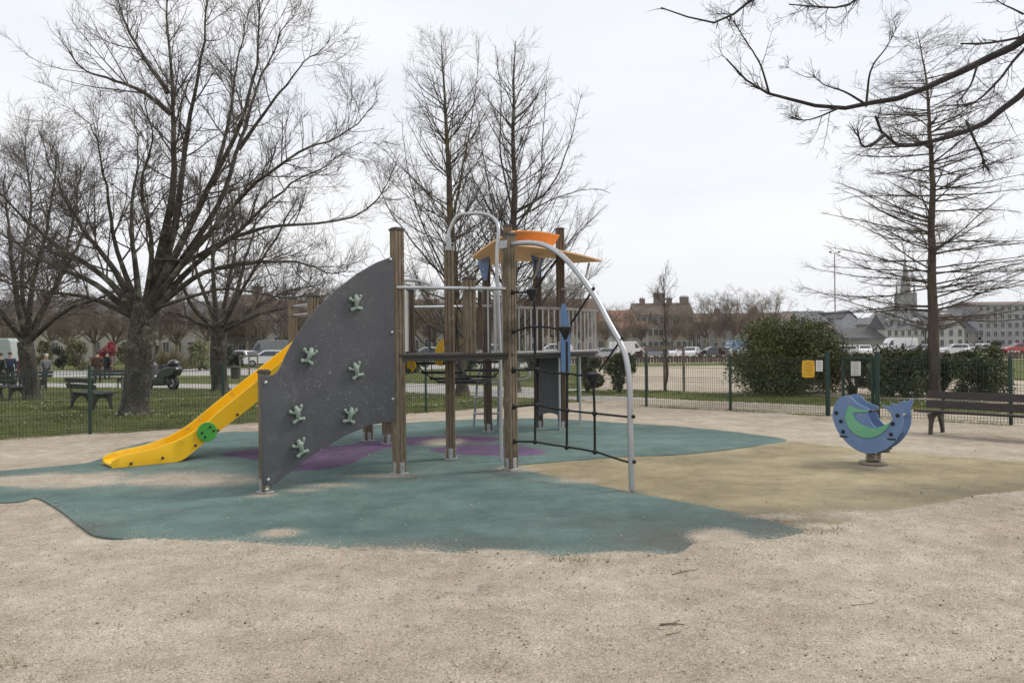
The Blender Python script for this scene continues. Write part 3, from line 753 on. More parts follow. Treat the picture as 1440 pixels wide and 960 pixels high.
# net
net = MB(); P = lambda x, y: onpl(x, y, NA, NB)
def rope(pts, r=.0115): net.tube(catmull([P(*p) for p in pts], 6) if len(pts) > 2 else [P(*p) for p in pts], r, 8)
rope([(724, 411), (745, 411)]); rope([(753, 405), (785, 362)])
rope([(724, 466), (738, 461), (752, 459.5), (770, 460), (786, 463)]); rope([(803, 455), (832, 410)])
rope([(727, 520), (740, 520.5), (755, 519.5), (775, 524), (797, 525), (820, 528)]); rope([(842, 522), (869, 484)])
rope([(726, 571.5), (755, 569.5), (776, 574), (798, 577), (836, 581), (884, 586)]); rope([(727, 620.5), (752, 621), (775, 625), (797, 628), (837, 635), (862, 643), (885, 650)])
rope([(751.5, 424), (752.5, 520), (752.5, 622)], .014); rope([(797, 480), (797.5, 550), (797, 630)], .014); rope([(834.5, 540), (836, 580), (836.5, 637)], .014)
netp = net.build('climbing_net', ROPE, CF)
b = MB()
for x, y in [(755, 519.5), (797.5, 525), (755, 570), (797.5, 577), (836, 581), (752.5, 621), (797, 628.5), (836.5, 635), (752, 459.5)]:
    b = MB(); b.sphere(P(x, y), .03, 10, 7); b.build('rope_joint', RUBBERB, netp)
for x, y, s in [(748, 412, 1.0), (795, 465, 1.05), (834, 531, 1.1)]:
    b = MB(); c = P(x, y)
    b.tube([c + Vector((0, 0, .055 * s)), c + Vector((0, 0, .04 * s)), c + Vector((0, 0, 0)), c + Vector((0, 0, -.055 * s)), c + Vector((0, 0, -.1 * s))], [.03 * s, .07 * s, .062 * s, .032 * s, .014], 12)
    b.build('rubber_cup', RUBBERB, netp)
for x, y in [(718, 411), (718.5, 466), (720, 520), (720, 571.5), (720.5, 620)]:
    c = P(x, y); d = Vector((math.cos(RN), math.sin(RN), 0))
    b = MB(); b.tube([c - d * .01, c + d * .02, c + d * .06, c + d * .09], [.05, .048, .02, .012], 12); b.build('rope_anchor', RUBBERB, netp)
# slide
sa, sb = grd(164, 658), grd(253, 649)
sd_ = Vector((sb.x - sa.x, sb.y - sa.y, 0)).normalized(); sn = Vector((-sd_.y, sd_.x, 0))     # away from the camera
SW = .50
top_e = [onpl(*p, sa, sb) for p in [(158, 648), (164, 644), (175, 639.5), (186, 637), (205, 633), (224, 628), (255, 616), (283, 599), (317, 571), (358, 538), (402, 503), (425, 484.5), (437, 475)]]
bot_e = [onpl(*p, sa, sb) for p in [(158, 656), (164, 658.5), (190, 657), (222, 654), (253, 649), (290, 620), (325, 593.5), (364, 563), (402, 531), (425, 513), (437, 504)]]
tp = catmull(top_e, 4); bt = catmull(bot_e, 4)
for p in bt[:17]: p.z = .003
def lerp_path(pts, s):
    """height of a path at distance s along the slide"""
    ss = [(p - sa).dot(sd_) for p in pts]; return float(np.interp(s, ss, [p.z for p in pts]))
smax = (tp[-1] - sa).dot(sd_); smin = (tp[0] - sa).dot(sd_)
SS = np.linspace(smin, smax, 46)
b = MB()
for k in (0, 1):
    o_ = sn * (0 if k == 0 else SW); th = .03 * (1 if k == 0 else -1)
    V_ = []; F_ = []
    for s in SS:
        zt, zb = lerp_path(tp, s), lerp_path(bt, s); base = Vector((sa.x, sa.y, 0)) + sd_ * s + o_
        for d, z in ((0, zb), (0, zt - .012), (.008, zt), (.026, zt), (.034, zt - .012), (.034, zb)):
            q_ = base + sn * d * (1 if k == 0 else -1); V_.append((q_.x, q_.y, z))
    n_ = len(SS)
    for i in range(n_ - 1):
        for j in range(6): F_.append((i * 6 + j, i * 6 + (j + 1) % 6, (i + 1) * 6 + (j + 1) % 6, (i + 1) * 6 + j))
    F_ += [tuple(range(6)), tuple((n_ - 1) * 6 + j for j in range(6))]
    b.add(V_, F_)
slide = b.build('slide', YELL, CF, smooth=35)
b = MB(); V_ = []; F_ = []
for s in SS:
    zt = lerp_path(tp, s); zb = lerp_path(bt, s); z = max(zt - .17, min(zb + .05, zt - .06)); base = Vector((sa.x, sa.y, 0)) + sd_ * s
    for d in np.linspace(.03, SW - .03, 6):
        q_ = base + sn * d; e = (d / SW - .5) * 2
        V_.append((q_.x, q_.y, z + .03 * e * e))
    for d in (SW - .03, .03):
        q_ = base + sn * d; V_.append((q_.x, q_.y, z - .02))
for i in range(len(SS) - 1):
    for j in range(8): F_.append((i * 8 + j, i * 8 + (j + 1) % 8, (i + 1) * 8 + (j + 1) % 8, (i + 1) * 8 + j))
F_ += [tuple(range(8)), tuple((len(SS) - 1) * 8 + j for j in range(8))]
b.add(V_, F_); b.build('slide_bed', YELL, slide, smooth=50)
c = onpl(291, 607, sa, sb)
b = MB(); b.tube([c, c - sn * .022], .135, 28); dsc = b.build('green_disc', GREEN, slide, bevel=.005)
b = MB()
for p in [(295, 600), (300, 605), (283.5, 608), (288, 614)]:
    q_ = onpl(*p, sa, sb) - sn * .022; b = MB(); b.sphere(q_, .018, 8, 6); b.build('disc_bolt', RUBBERB, dsc)
b = MB()
for p in [(184.5, 651.5), (229, 643.5), (275, 626), (306.5, 605), (334, 582.5)]: b = MB(); b.sphere(onpl(*p, sa, sb), .021, 8, 6); b.build('slide_bolt', RUST, slide)
b = MB()
for s in (1.05, 1.22):
    q_ = Vector((sa.x, sa.y, lerp_path(tp, s) - .05)) + sd_ * s + sn * (SW - .036); b = MB(); b.sphere(q_, .014, 8, 5); b.build('slide_bolt', BOLT, slide)
# slide entrance rails
for z in (2.16, 2.02):
    tubepart('handrail', [(S1[0], S1[1], z), (S2[0], S2[1], z)], .02); tubepart('handrail', [(S2[0], S2[1], z), (S3[0], S3[1], z)], .02)
# rope bridge to the back tower
ba, bb_ = Vector((-1.12, 10.8, 1.4)), Vector((-.35, 13.75, 1.34)); bd = (bb_ - ba).normalized(); bs = Vector((bd.y, -bd.x, 0)).normalized()
b = MB(); tre = []
for i in range(9):
    t = (i + .7) / 9.4; c = ba.lerp(bb_, t); c.z -= .42 * 4 * t * (1 - t); tre.append(c)
for c in tre: b.box(c, (.62, .13, .035), rz=math.atan2(bs.y, bs.x))
br = b.build('bridge_tread', RUBBERB, CF)
b = MB()
for sgn in (-1, 1):
    pth = [ba + bs * .29 * sgn] + [c + bs * .29 * sgn for c in tre] + [bb_ + bs * .29 * sgn]
    b.tube(pth, .011, 7)
    for hz in (.45, .78):
        b.tube([p + Vector((0, 0, hz)) + bs * .04 * sgn for p in pth], .009, 7)
    for c in tre[::2]: b.tube([c + bs * .29 * sgn, c + bs * .33 * sgn + Vector((0, 0, .78))], .008, 7)
b.build('bridge_rope', ROPE, CF)
for p, z in (((577, 505), 0), ((618, 495), 0)):
    c = at(*p, 10.86)
    b = MB(); pl = [(-.05, -.13), (.05, -.13), (.06, .04), (.0, .13), (-.05, .1)]
    if p[0] < 600: pl = [(-.05, -.1), (.03, -.17), (.08, -.1), (.04, .02), (.03, .22), (-.02, .22), (-.03, 0)]
    else: pl = [(-.06, -.17), (.03, -.19), (.06, -.05), (.06, .17), (.0, .16), (-.06, .03)]
    b.prism([c + Vector((x, 0, z_)) for x, z_ in pl], (0, .03, 0)); br_ = b.build('bridge_bracket', YELL, CF, bevel=.005)
    b = MB(); b.sphere(c + Vector((.01, 0, -.1)), .02, 8, 5); b.build('bracket_bolt', BOLT, br_)
# ladder up the back tower
la, lb = grd(666, 599), grd(700, 598)
b = MB()
for gpt, top in ((la, (672, 532)), (lb, (702, 533))):
    t_ = at(*top, 14.55); b.tube(catmull([gpt, gpt.lerp(t_, .5) + Vector((0, .02, 0)), t_, t_ + Vector((.1, -.22, .35)), t_ + Vector((.13, -.45, .7))], 5), .022, 9)
lad = b.build('ladder', TUBE, CF)
for k, py in enumerate((581, 558, 538, 521)):
    t = .16 + k * .2
    a_ = la.lerp(at(672, 520, 14.5), (599 - py) / 79.); b2 = lb.lerp(at(702, 520, 14.5), (599 - py) / 79.)
    b = MB(); b.tube([a_, b2], .02, 9); b.sphere(a_, .034, 8, 6); b.sphere(b2, .034, 8, 6); b.build('rung', ALU, lad)
b = MB(); b.tube(catmull([at(722, 533, 13.6), at(738, 532, 13.6), at(744, 528, 13.6), at(744, 522, 13.6), at(738, 518, 13.7)], 5), .024, 10); b.build('step_tube', TUBE, CF)
b = MB(); b.tube(catmull([at(722 + 8 * math.cos(a), 514 + 9 * math.sin(a), 13.5) for a in np.linspace(0, 6.0, 9)], 3), .02, 8); b.build('hand_ring', PALEB, CF)
# back tower: panel, railing, blue shield, tubes
bn = Vector((0, -1, 0))
b = MB(); yb = 14.12
b.prism([at(x, y, yb) for x, y in [(757, 503), (785, 503), (785, 584), (781, 582), (776, 580.5), (770, 580.5), (764, 582), (760, 585), (757, 586)]], (0, .025, 0))
b.build('lower_panel', PANEL, CF, bevel=.004)
tubepart('corner_tube', [at(786, 480, 14.0), Vector((at(786, 480, 14.0).x, 14.0, 0))], .02)
ra, rb, rc = Vector((.07, 13.1, 0)), Vector((.88, 13.72, 0)), Vector((1.60, 14.9, 0))
b = MB(); b.bar(ra + Vector((0, 0, 2.13)), rb + Vector((0, 0, 2.13)), .05, .045); b.bar(rb + Vector((0, 0, 2.13)), rc + Vector((0, 0, 2.13)), .05, .045)
rail = b.build('railing', mat('railing_top', (.15, .135, .12), (.24, .225, .2), .6, 8), CF)
for A_, B_, n_ in ((ra, rb, 8), (rb, rc, 9)):
    for i in range(n_):
        q_ = A_.lerp(B_, (i + .5) / n_); b = MB(); b.bar(q_ + Vector((0, 0, 1.40)), q_ + Vector((0, 0, 2.11)), .034, .02, up=Vector((1, 0, 0))); b.build('baluster', ALU, rail)
b = MB(); b.bar(ra + Vector((0, 0, 1.40)), rb + Vector((0, 0, 1.40)), .05, .03); b.bar(rb + Vector((0, 0, 1.40)), rc + Vector((0, 0, 1.40)), .05, .03); b.build('bottom_rail', ALU, rail)
c3 = lambda cx, cy: (640 + cx / 4.8, 290 + cy / 4.8)
b = MB(); b.prism([at(*c3(745 + (x - 745) * .86, y), 13.62) for x, y in [(708, 690), (715, 665), (730, 655), (745, 665), (760, 720), (775, 790), (783, 880), (784, 980), (784, 1105), (774, 1128), (720, 1130), (710, 1110), (708, 960)]], (0, .03, 0))
b.build('shield_board', mat('dull_blue_board', (.10, .20, .37), (.13, .24, .42), .5, 2.5, spots=[((.2, .26, .33), 9, .6, .8)]), CF, bevel=.005)
tubepart('support_tube', [at(815, 500, 14.9), Vector((at(815, 500, 14.9).x, 14.9, 0))], .024)
# roof
def leaf(name, q00, q10, q11, q01, bulge, m, t=.025, nu=12, nv=8):
    """curved plate through four corner points"""
    V_ = []; F_ = []
    for layer in (0, 1):
        for i in range(nu + 1):
            for j in range(nv + 1):
                u, v = i / nu, j / nv
                p = q00.lerp(q10, u).lerp(q01.lerp(q11, u), v)
                p = p + Vector((0, 0, bulge * 4 * u * (1 - u) + t * layer))
                V_.append(p)
    W = nv + 1; K = (nu + 1) * W
    for i in range(nu):
        for j in range(nv):
            a = i * W + j; F_.append((a, a + W, a + W + 1, a + 1)); F_.append((K + a, K + a + 1, K + a + W + 1, K + a + W))
    for i in range(nu):
        for j in (0, nv):
            a = i * W + j; F_.append((a, a + W, K + a + W, K + a))
    for j in range(nv):
        for i in (0, nu):
            a = i * W + j; F_.append((a, a + 1, K + a + 1, K + a))
    b = MB(); b.add(V_, F_); return b.build(name, m, CF, smooth=35)
leaf('roof_leaf', at(664, 362, 13.0), at(722, 326, 12.75), at(752, 368, 15.2), at(691, 373, 14.9), .035, PEACH)
lf = leaf('roof_leaf', at(720, 345.5, 13.0), at(847, 368, 13.9), at(802, 370, 15.0), at(748, 364, 14.7), .05, PEACH)
leaf('roof_visor', at(722, 343.5, 13.3), at(777, 347, 13.9), at(787, 332, 13.75), at(722, 326, 12.8), .03, ORANGE, t=.02)
for pts in ([(670, 361), (686, 352), (689, 356), (685, 394), (681, 395), (677, 388)],):
    b = MB(); b.prism([at(x, y, 13.75) for x, y in pts], (0, .03, 0)); bk = b.build('roof_bracket', BLUE, CF, bevel=.004)
    b = MB()
    for p in ((678, 359), (680, 379), (681, 387)): b = MB(); b.sphere(at(*p, 13.74), .018, 8, 5); b.build('bracket_bolt', BOLT, bk)
b = MB(); b.prism([at(x, y, 14.28) for x, y in [(746, 358), (764, 364), (758, 392), (753, 386)]], (0, .03, 0)); b.build('roof_bracket', BLUE, CF, bevel=.004)
tubepart('roof_strut', [at(789, 407, 14.15), at(800, 405.5, 14.1), at(811, 403, 14.1), at(820, 396, 14.1), at(825, 386, 14.1), at(828.5, 370, 14.15)], .022)
tubepart('roof_strut', [at(722, 404, 13.1), at(737, 401.5, 13.4), at(747, 394, 13.7), at(754, 383, 13.9), at(759, 363, 14.0)], .022)
b = MB()
for p in ((755, 357, 14.2), (825, 361.5, 14.1), (788, 360, 14.3)): b = MB(); b.sphere(at(*p), .016, 8, 5); b.build('roof_bolt', BOLT, lf)

# ------------------------------------------------------------------ spring rocker (whale)
wc = grd(1228, 651)
WR = empty('spring_rocker', wc, 'blue whale spring rocker with green crescent, standing on the ochre rubber', 'spring rocker')
wn = Vector((.30, .35, 0)).normalized()        # from the front plate to the back plate
wx = Vector((wn.y, -wn.x, 0))                  # along the plate, to the right
w6 = lambda cx, cy: (1140 + cx / 4.8, 530 + cy / 4.8)
fo = wc - wn * .17
fa, fb_ = (fo.x, fo.y), (fo.x + wx.x, fo.y + wx.y)
whale = [(150, 270), (152, 225), (165, 180), (190, 145), (232, 126), (270, 133), (305, 165), (340, 188), (375, 202), (402, 216), (396, 228), (388, 240), (392, 265), (405, 295), (425, 322), (450, 338), (490, 328), (525, 310), (548, 292), (552, 268), (535, 238), (505, 210), (477, 190), (500, 190), (535, 196), (575, 188), (610, 168), (634, 158), (642, 168), (630, 200), (622, 240), (626, 290), (620, 345), (590, 408), (540, 465), (480, 500), (410, 515), (340, 505), (270, 463), (210, 402), (172, 340)]
front = [onpl(*w6(*p), fa, fb_) for p in whale]
fs = catmull(front + [front[0]], 3)[:-1]
b = MB(); b.prism(fs, -wn * .02); b.build('side_plate', BLUE, WR, smooth=35, bevel=.004)
b = MB(); b.prism([p + wn * .34 for p in fs], wn * .02); b.build('side_plate', BLUE, WR, smooth=35, bevel=.004)
cres = [(265, 190), (243, 232), (235, 280), (258, 335), (300, 380), (350, 404), (410, 409), (465, 390), (515, 350), (550, 298), (500, 324), (450, 345), (390, 336), (340, 315), (303, 282), (288, 245), (298, 236), (345, 236), (395, 231), (392, 221), (335, 219), (292, 203)]
b = MB(); b.prism([onpl(*w6(*p), fa, fb_) - wn * .021 for p in cres], -wn * .014); b.build('crescent', GREENL, WR, smooth=30, bevel=.003)
b = MB()
for p in [(176, 240), (208, 297), (222, 367), (590, 258), (557, 314), (545, 385)]: b = MB(); b.sphere(onpl(*w6(*p), fa, fb_) - wn * .024, .024, 10, 6); b.build('plate_bolt', RUBBERB, WR)
for p in [(226, 400), (548, 418)]: b = MB(); b.box(onpl(*w6(*p), fa, fb_) - wn * .021, (.095, .006, .02), rz=math.atan2(wx.y, wx.x)); b.build('slot_plug', RUBBERB, WR)
b = MB()
for p in [(322, 356), (430, 362), (262, 168)]: b = MB(); b.sphere(onpl(*w6(*p), fa, fb_) - wn * (.036 if p[0] > 300 else .021), .012, 8, 5); b.build('small_bolt', BOLT, WR)
def inb(p, d): return onpl(*w6(*p), fa, fb_) + wn * d
b = MB(); c1 = inb((440, 380), .17); b.box(c1, (.34, .34, .03), rz=math.atan2(wx.y, wx.x)); b.build('seat', RUBBERB, WR, bevel=.006)
for p, m_ in (((590, 262), TUBE), ((404, 232), RUBBERB), ((560, 385), TUBE)):
    b = MB(); b.tube([inb(p, -.0), inb(p, .34)], .016, 10); b.build('cross_tube', m_, WR)
b = MB(); b.box(inb((410, 490), .17), (.3, .3, .03), rz=math.atan2(wx.y, wx.x)); b.box(inb((420, 508), .17), (.2, .2, .02), rz=.3); b.build('spring_plate', IRON, WR)
b = MB(); sp = []
for i in range(85):
    t = i / 84; a = t * 4 * 2 * math.pi; rr = .08; sp.append(Vector((wc.x + rr * math.cos(a), wc.y + rr * math.sin(a), .03 + .13 * t)))
b.tube(sp, .013, 8); b.build('spring', mat('worn_spring', (.22, .185, .14), (.38, .33, .26), .6, 12, metal=.3), WR)
b = MB(); b.tube([(wc.x, wc.y, 0), (wc.x, wc.y, .02)], .17, 18); b.build('base_plate', mat('sandy_plate', (.26, .22, .16), (.38, .33, .25), .9, 9), WR)

# ------------------------------------------------------------------ fences, gate, notices
def fence_run(pts, name_label, h=1.24, skip=()):
    c = pts[len(pts) // 2]; root = empty('wire_fence', (c[0], c[1], gz(*c)), name_label, 'fence', 'green wire fences round the playground')
    for i, p in enumerate(pts):
        if i in skip: continue
        z = -.03 if p[1] < 22 else gz(*p)
        b = MB(); wd = .05
        b.box((p[0], p[1], z + h / 2), (wd, wd, h), rz=.15); b.box((p[0], p[1], z + h + .008), (wd * 1.15, wd * 1.15, .016), rz=.7); b.build('fence_post', FGREEN, root, bevel=.006)
    for a, c in zip(pts[:-1], pts[1:]):
        a3, c3_ = Vector((*a, -.03)), Vector((*c, -.03)); d = c3_ - a3; Ln = d.length; d.normalize(); nrm = Vector((-d.y, d.x, 0))
        b = MB(); n = int(Ln / .052); s = .0033
        for k in range(1, n):
            q_ = a3 + d * (Ln * k / n)
            b.add([q_ + d * s + Vector((0, 0, .03)), q_ + nrm * s + Vector((0, 0, .03)), q_ - d * s + Vector((0, 0, .03)), q_ - nrm * s + Vector((0, 0, .03)),
                   q_ + d * s + Vector((0, 0, h - .03)), q_ + nrm * s + Vector((0, 0, h - .03)), q_ - d * s + Vector((0, 0, h - .03)), q_ - nrm * s + Vector((0, 0, h - .03))],
                  [(0, 1, 5, 4), (1, 2, 6, 5), (2, 3, 7, 6), (3, 0, 4, 7)])
        for z, f in ((.05, .0), (.10, .03), (.15, 0), (.40, 0), (.62, .0), (.67, .03), (.72, 0), (.95, 0), (h - .13, .0), (h - .09, .03), (h - .045, 0)):
            b.tube([a3 + Vector((0, 0, z)) + nrm * f, c3_ + Vector((0, 0, z)) + nrm * f], .0035, 4, cap=False)
        b.build('mesh_panel', FWIRE, root, smooth=0)
    return root
fence_run(FL, 'green wire mesh fence in front of the lawn, left of the corner')
fence_run(FR, 'green wire mesh fence from the far corner to the gate', skip=(0, 3))
fence_run(FR2, 'green wire mesh fence running behind the brown bench', skip=(0,))
# stout gate posts
for p in ((6.53, 16.5), (7.22, 15.8)):
    pass
gh, gf = Vector((7.17, 15.86, 0)), Vector((6.92, 16.68, 0))
GT = empty('gate', (7.17, 15.86, -.03), 'green metal mesh gate standing ajar behind the blue rocker', 'gate')
b = MB(); z0, z1 = .04, 1.16
for p in (gh, gf): b.bar(p + Vector((0, 0, z0)), p + Vector((0, 0, z1)), .045, .045, up=Vector((1, 0, 0)))
for z in (z0, z1): b.bar(gh + Vector((0, 0, z)), gf + Vector((0, 0, z)), .04, .04)
b.build('gate_frame', FGREEN, GT)
b = MB(); d = gf - gh
for k in range(1, 18): b.tube([gh + d * (k / 18) + Vector((0, 0, z0)), gh + d * (k / 18) + Vector((0, 0, z1))], .003, 4, cap=False)
for k in range(1, 6): b.tube([gh + Vector((0, 0, z0 + (z1 - z0) * k / 6)), gf + Vector((0, 0, z0 + (z1 - z0) * k / 6))], .003, 4, cap=False)
b.build('gate_mesh', FWIRE, GT, smooth=0)
for p, lab in (((7.23, 15.79), 'thick green gate post on the hinge side behind the blue rocker'), ((6.53, 16.5), 'thick green gate post on the latch side beside the white notice')):
    b = MB(); b.box((p[0], p[1], .62), (.07, .07, 1.3), rz=.25); b.box((p[0], p[1], 1.28), (.085, .085, .02), rz=.25)
    tag(b.build('gate_post', FGREEN, bevel=.008), lab, 'gate post', 'gate posts')
# notices hung on the fence
fd1 = Vector((6.53 - 4.92, 16.5 - 18.0, 0)).normalized(); fn1 = Vector((fd1.y, -fd1.x, 0))
if fn1.y > 0: fn1 = -fn1
fpa, fpb = (4.92 + fn1.x * .03, 18.0 + fn1.y * .03), (6.53 + fn1.x * .03, 16.5 + fn1.y * .03)
def notice(name, px0, px1, py0, py1, m, lab, rows, pl=(fpa, fpb), nrm=fn1, bow=0):
    cs = [onpl(px0, py0, *pl), onpl(px1, py0, *pl), onpl(px1, py1, *pl), onpl(px0, py1, *pl)]
    root = empty(name, (cs[3] + cs[2]) / 2, lab, 'sign')
    out = []
    if bow:
        for a, c in zip(cs, cs[1:] + cs[:1]):
            mid = (cs[0] + cs[2]) / 2
            for t in np.linspace(0, 1, 6)[:-1]:
                p = a.lerp(c, t); out.append(p + (p - mid).normalized() * bow * 4 * t * (1 - t))
    else: out = cs
    b = MB(); b.prism(out, nrm * .008); b.build('board', m, root)
    b = MB(); wv = cs[1] - cs[0]; hv = cs[3] - cs[0]
    for k in range(rows):
        t = (k + 1.0) / (rows + 1.2); l = [.55, .7, .62, .75, .5, .68][k % 6]
        p = cs[0] + hv * t + wv * (.5 - l / 2) + nrm * .0095
        b.add([p, p + wv * l, p + wv * l + hv * .025, p + hv * .025], [(0, 1, 2, 3)])
    b.build('print', INK, root, smooth=0)
    return root
notice('notice_board', 1128.5, 1145, 507, 530, YSIGN, 'yellow rounded notice board hung on the fence left of the gate', 6, bow=.012)
notice('paper_notice', 1147.5, 1157, 506.5, 522, WHITEP, 'white paper notice hung on the fence beside the yellow board', 7)
gd = (gf - gh).normalized(); gn = Vector((gd.y, -gd.x, 0)); gn = gn if gn.y < 0 else -gn
notice('paper_notice', 1197, 1210.5, 508, 528, WHITEP, 'white paper notice hung on the open gate', 8, pl=((gh.x + gn.x * .02, gh.y + gn.y * .02), (gf.x + gn.x * .02, gf.y + gn.y * .02)), nrm=gn)

# ------------------------------------------------------------------ benches
def make_bench(label, length, legx, slat, seat_h=.40, back_h=.72):
    root = empty('park_bench', (0, 0, 0), label, 'bench', 'park benches')
    b = MB()
    for k in range(3): b.box((0, -.19 + k * .15, seat_h + .012 * (k == 0) - .006 * k), (length, .13, .035))
    b.build('seat', slat, root, bevel=.006)
    b = MB(); tilt = Matrix.Rotation(R(-14), 3, 'X')
    for k in range(2):
        z = back_h - .06 - k * .155; b.box((0, .22 + (z - seat_h) * .25, z), (length, .03, .125), M=tilt)
    b.build('backrest', slat, root, bevel=.006)
    for sx in (-1, 1):
        b = MB(); x = sx * legx - .025
        prof = [(-.26, 0), (-.20, 0), (-.19, .05), (-.165, .16), (-.11, .26), (.0, .305), (.09, .27), (.16, .16), (.2, .05), (.205, 0), (.27, 0), (.265, .06), (.245, .2), (.25, seat_h), (.25 + (back_h - seat_h) * .25, back_h - .01), (.215 + (back_h - seat_h) * .25, back_h - .01), (.20, seat_h - .02), (-.26, seat_h - .025), (-.285, seat_h - .05), (-.25, seat_h - .1), (-.235, .22), (-.25, .06)]
        b.prism([(x, y, z) for y, z in prof], (.05, 0, 0)); b.build('leg', IRON, root, bevel=.006)
    return root
bn0 = make_bench('brown slatted bench with iron legs in front of the fence, beside the rocker', 2.0, .74, BENCHW, .37, .68)
bn0.location = (7.48, 12.62, -.03); bn0.rotation_euler.z = math.atan2(-1.1, .9)
bn1 = make_bench('dark slatted bench seen end-on under the big tree, behind the fence post', 1.8, .65, BENCHG, .42, .80)
bn1.location = (-11.0, 20.8, gz(-11, 20.8)); bn1.rotation_euler.z = R(140)
for px, py, Y_, rz, lab in ((8, 555, 25.5, 150, 'dark bench cut by the picture edge near the leaning tree'), (148, 534, 36.5, 4, 'dark bench near the person in the brown coat'), (40, 536, 35.0, 2, 'dark bench with people standing close around it')):
    c = copy_tree(bn1); c['label'] = lab; p = at(px, py, Y_); c.location = (p.x, Y_, gz(p.x, Y_)); c.rotation_euler.z = R(rz)

# ------------------------------------------------------------------ trees
def nrmz(a): return a / (np.linalg.norm(a, axis=-1, keepdims=True) + 1e-12)
def grow(st, dr, ln, nseg, upk, wob, rng, flat=0.0):
    m = len(st); pts = np.zeros((m, nseg + 1, 3)); pts[:, 0] = st; d = nrmz(dr)
    for i in range(nseg):
        d = d + rng.normal(0, wob, (m, 3)); d[:, 2] += upk
        if flat: d[:, 2] *= (1 - flat)
        d = nrmz(d); pts[:, i + 1] = pts[:, i] + d * (ln / nseg)[:, None]
    return pts
def spawn(pts, rad, per, t0, t1, ang, asd, lf, rng, rf=.55, rmin=.003, rmax=9, horiz=0.0, tfall=.55, L=None, pw=None):
    """children along each parent polyline: starts, dirs, lengths, radii"""
    m, k, _ = pts.shape
    plen = np.linalg.norm(np.diff(pts, axis=1), axis=2).sum(1)
    cnt = np.maximum(1, rng.poisson(per, m)) if np.isscalar(per) else np.maximum(1, rng.poisson(per))
    pi = np.repeat(np.arange(m), cnt); n = len(pi)
    t = rng.uniform(t0, t1, n)
    f = t * (k - 1); i = np.minimum(f.astype(int), k - 2); fr = (f - i)[:, None]
    st = pts[pi, i] * (1 - fr) + pts[pi, i + 1] * fr
    tg = nrmz(pts[pi, i + 1] - pts[pi, i])
    rr = rad[pi, i] * (1 - fr[:, 0]) + rad[pi, i + 1] * fr[:, 0]
    rv = rng.normal(0, 1, (n, 3)); rv[:, 2] *= (1 - horiz)
    pr = nrmz(rv - tg * (rv * tg).sum(1, keepdims=True))
    a = np.radians(rng.normal(ang, asd, n))[:, None]
    dr = tg * np.cos(a) + pr * np.sin(a)
    ln = (lf * plen[pi] if L is None else L) * ((1 - tfall * t) if pw is None else (1.02 - t) ** pw) * (rng.uniform(.55, 1.3, n) if pw is None else rng.uniform(.78, 1.08, n))
    return st, dr, ln, np.clip(rr * rf, rmin, rmax)
def taper(r0, k, end=.3): return r0[:, None] * np.linspace(1, end, k)[None]
def tubes_np(pts, rad, sides):
    m, k, _ = pts.shape
    tg = np.zeros_like(pts); tg[:, 1:-1] = pts[:, 2:] - pts[:, :-2]; tg[:, 0] = pts[:, 1] - pts[:, 0]; tg[:, -1] = pts[:, -1] - pts[:, -2]; tg = nrmz(tg)
    ref = np.where(np.abs(tg[:, :1, 2:3]) < .8, np.array([0, 0, 1.]), np.array([1., 0, 0]))
    ref = np.broadcast_to(ref, tg.shape)
    u = nrmz(np.cross(tg, ref)); v = np.cross(tg, u)
    a = np.arange(sides) * 2 * math.pi / sides
    V = pts[:, :, None] + (u[:, :, None] * np.cos(a)[None, None, :, None] + v[:, :, None] * np.sin(a)[None, None, :, None]) * rad[:, :, None, None]
    b = (np.arange(m) * k * sides)[:, None, None]; i = (np.arange(k - 1) * sides)[None, :, None]; j = np.arange(sides)[None, None]; j2 = (j + 1) % sides
    F = np.stack([b + i + j, b + i + j2, b + i + sides + j2, b + i + sides + j], -1).reshape(-1, 4)
    return V.reshape(-1, 3), F
class Tree:
    def __init__(s): s.V = []; s.F = []; s.n = 0
    def add(s, pts, rad, sides):
        V, F = tubes_np(pts, rad, sides); s.V.append(V); s.F.append(F + s.n); s.n += len(V)
    def build(s, name, m, parent): return np_mesh(name, np.concatenate(s.V), np.concatenate(s.F), m, parent)
def resample(P, k):
    P = np.array([tuple(p) for p in catmull(P, 6)]); L_ = np.r_[0, np.cumsum(np.linalg.norm(np.diff(P, axis=0), axis=1))]
    t = np.linspace(0, L_[-1], k); return np.stack([np.interp(t, L_, P[:, i]) for i in range(3)], 1)
def limb_rad(k, r0, r1, p=.8): return r0 + (r1 - r0) * np.linspace(0, 1, k) ** p

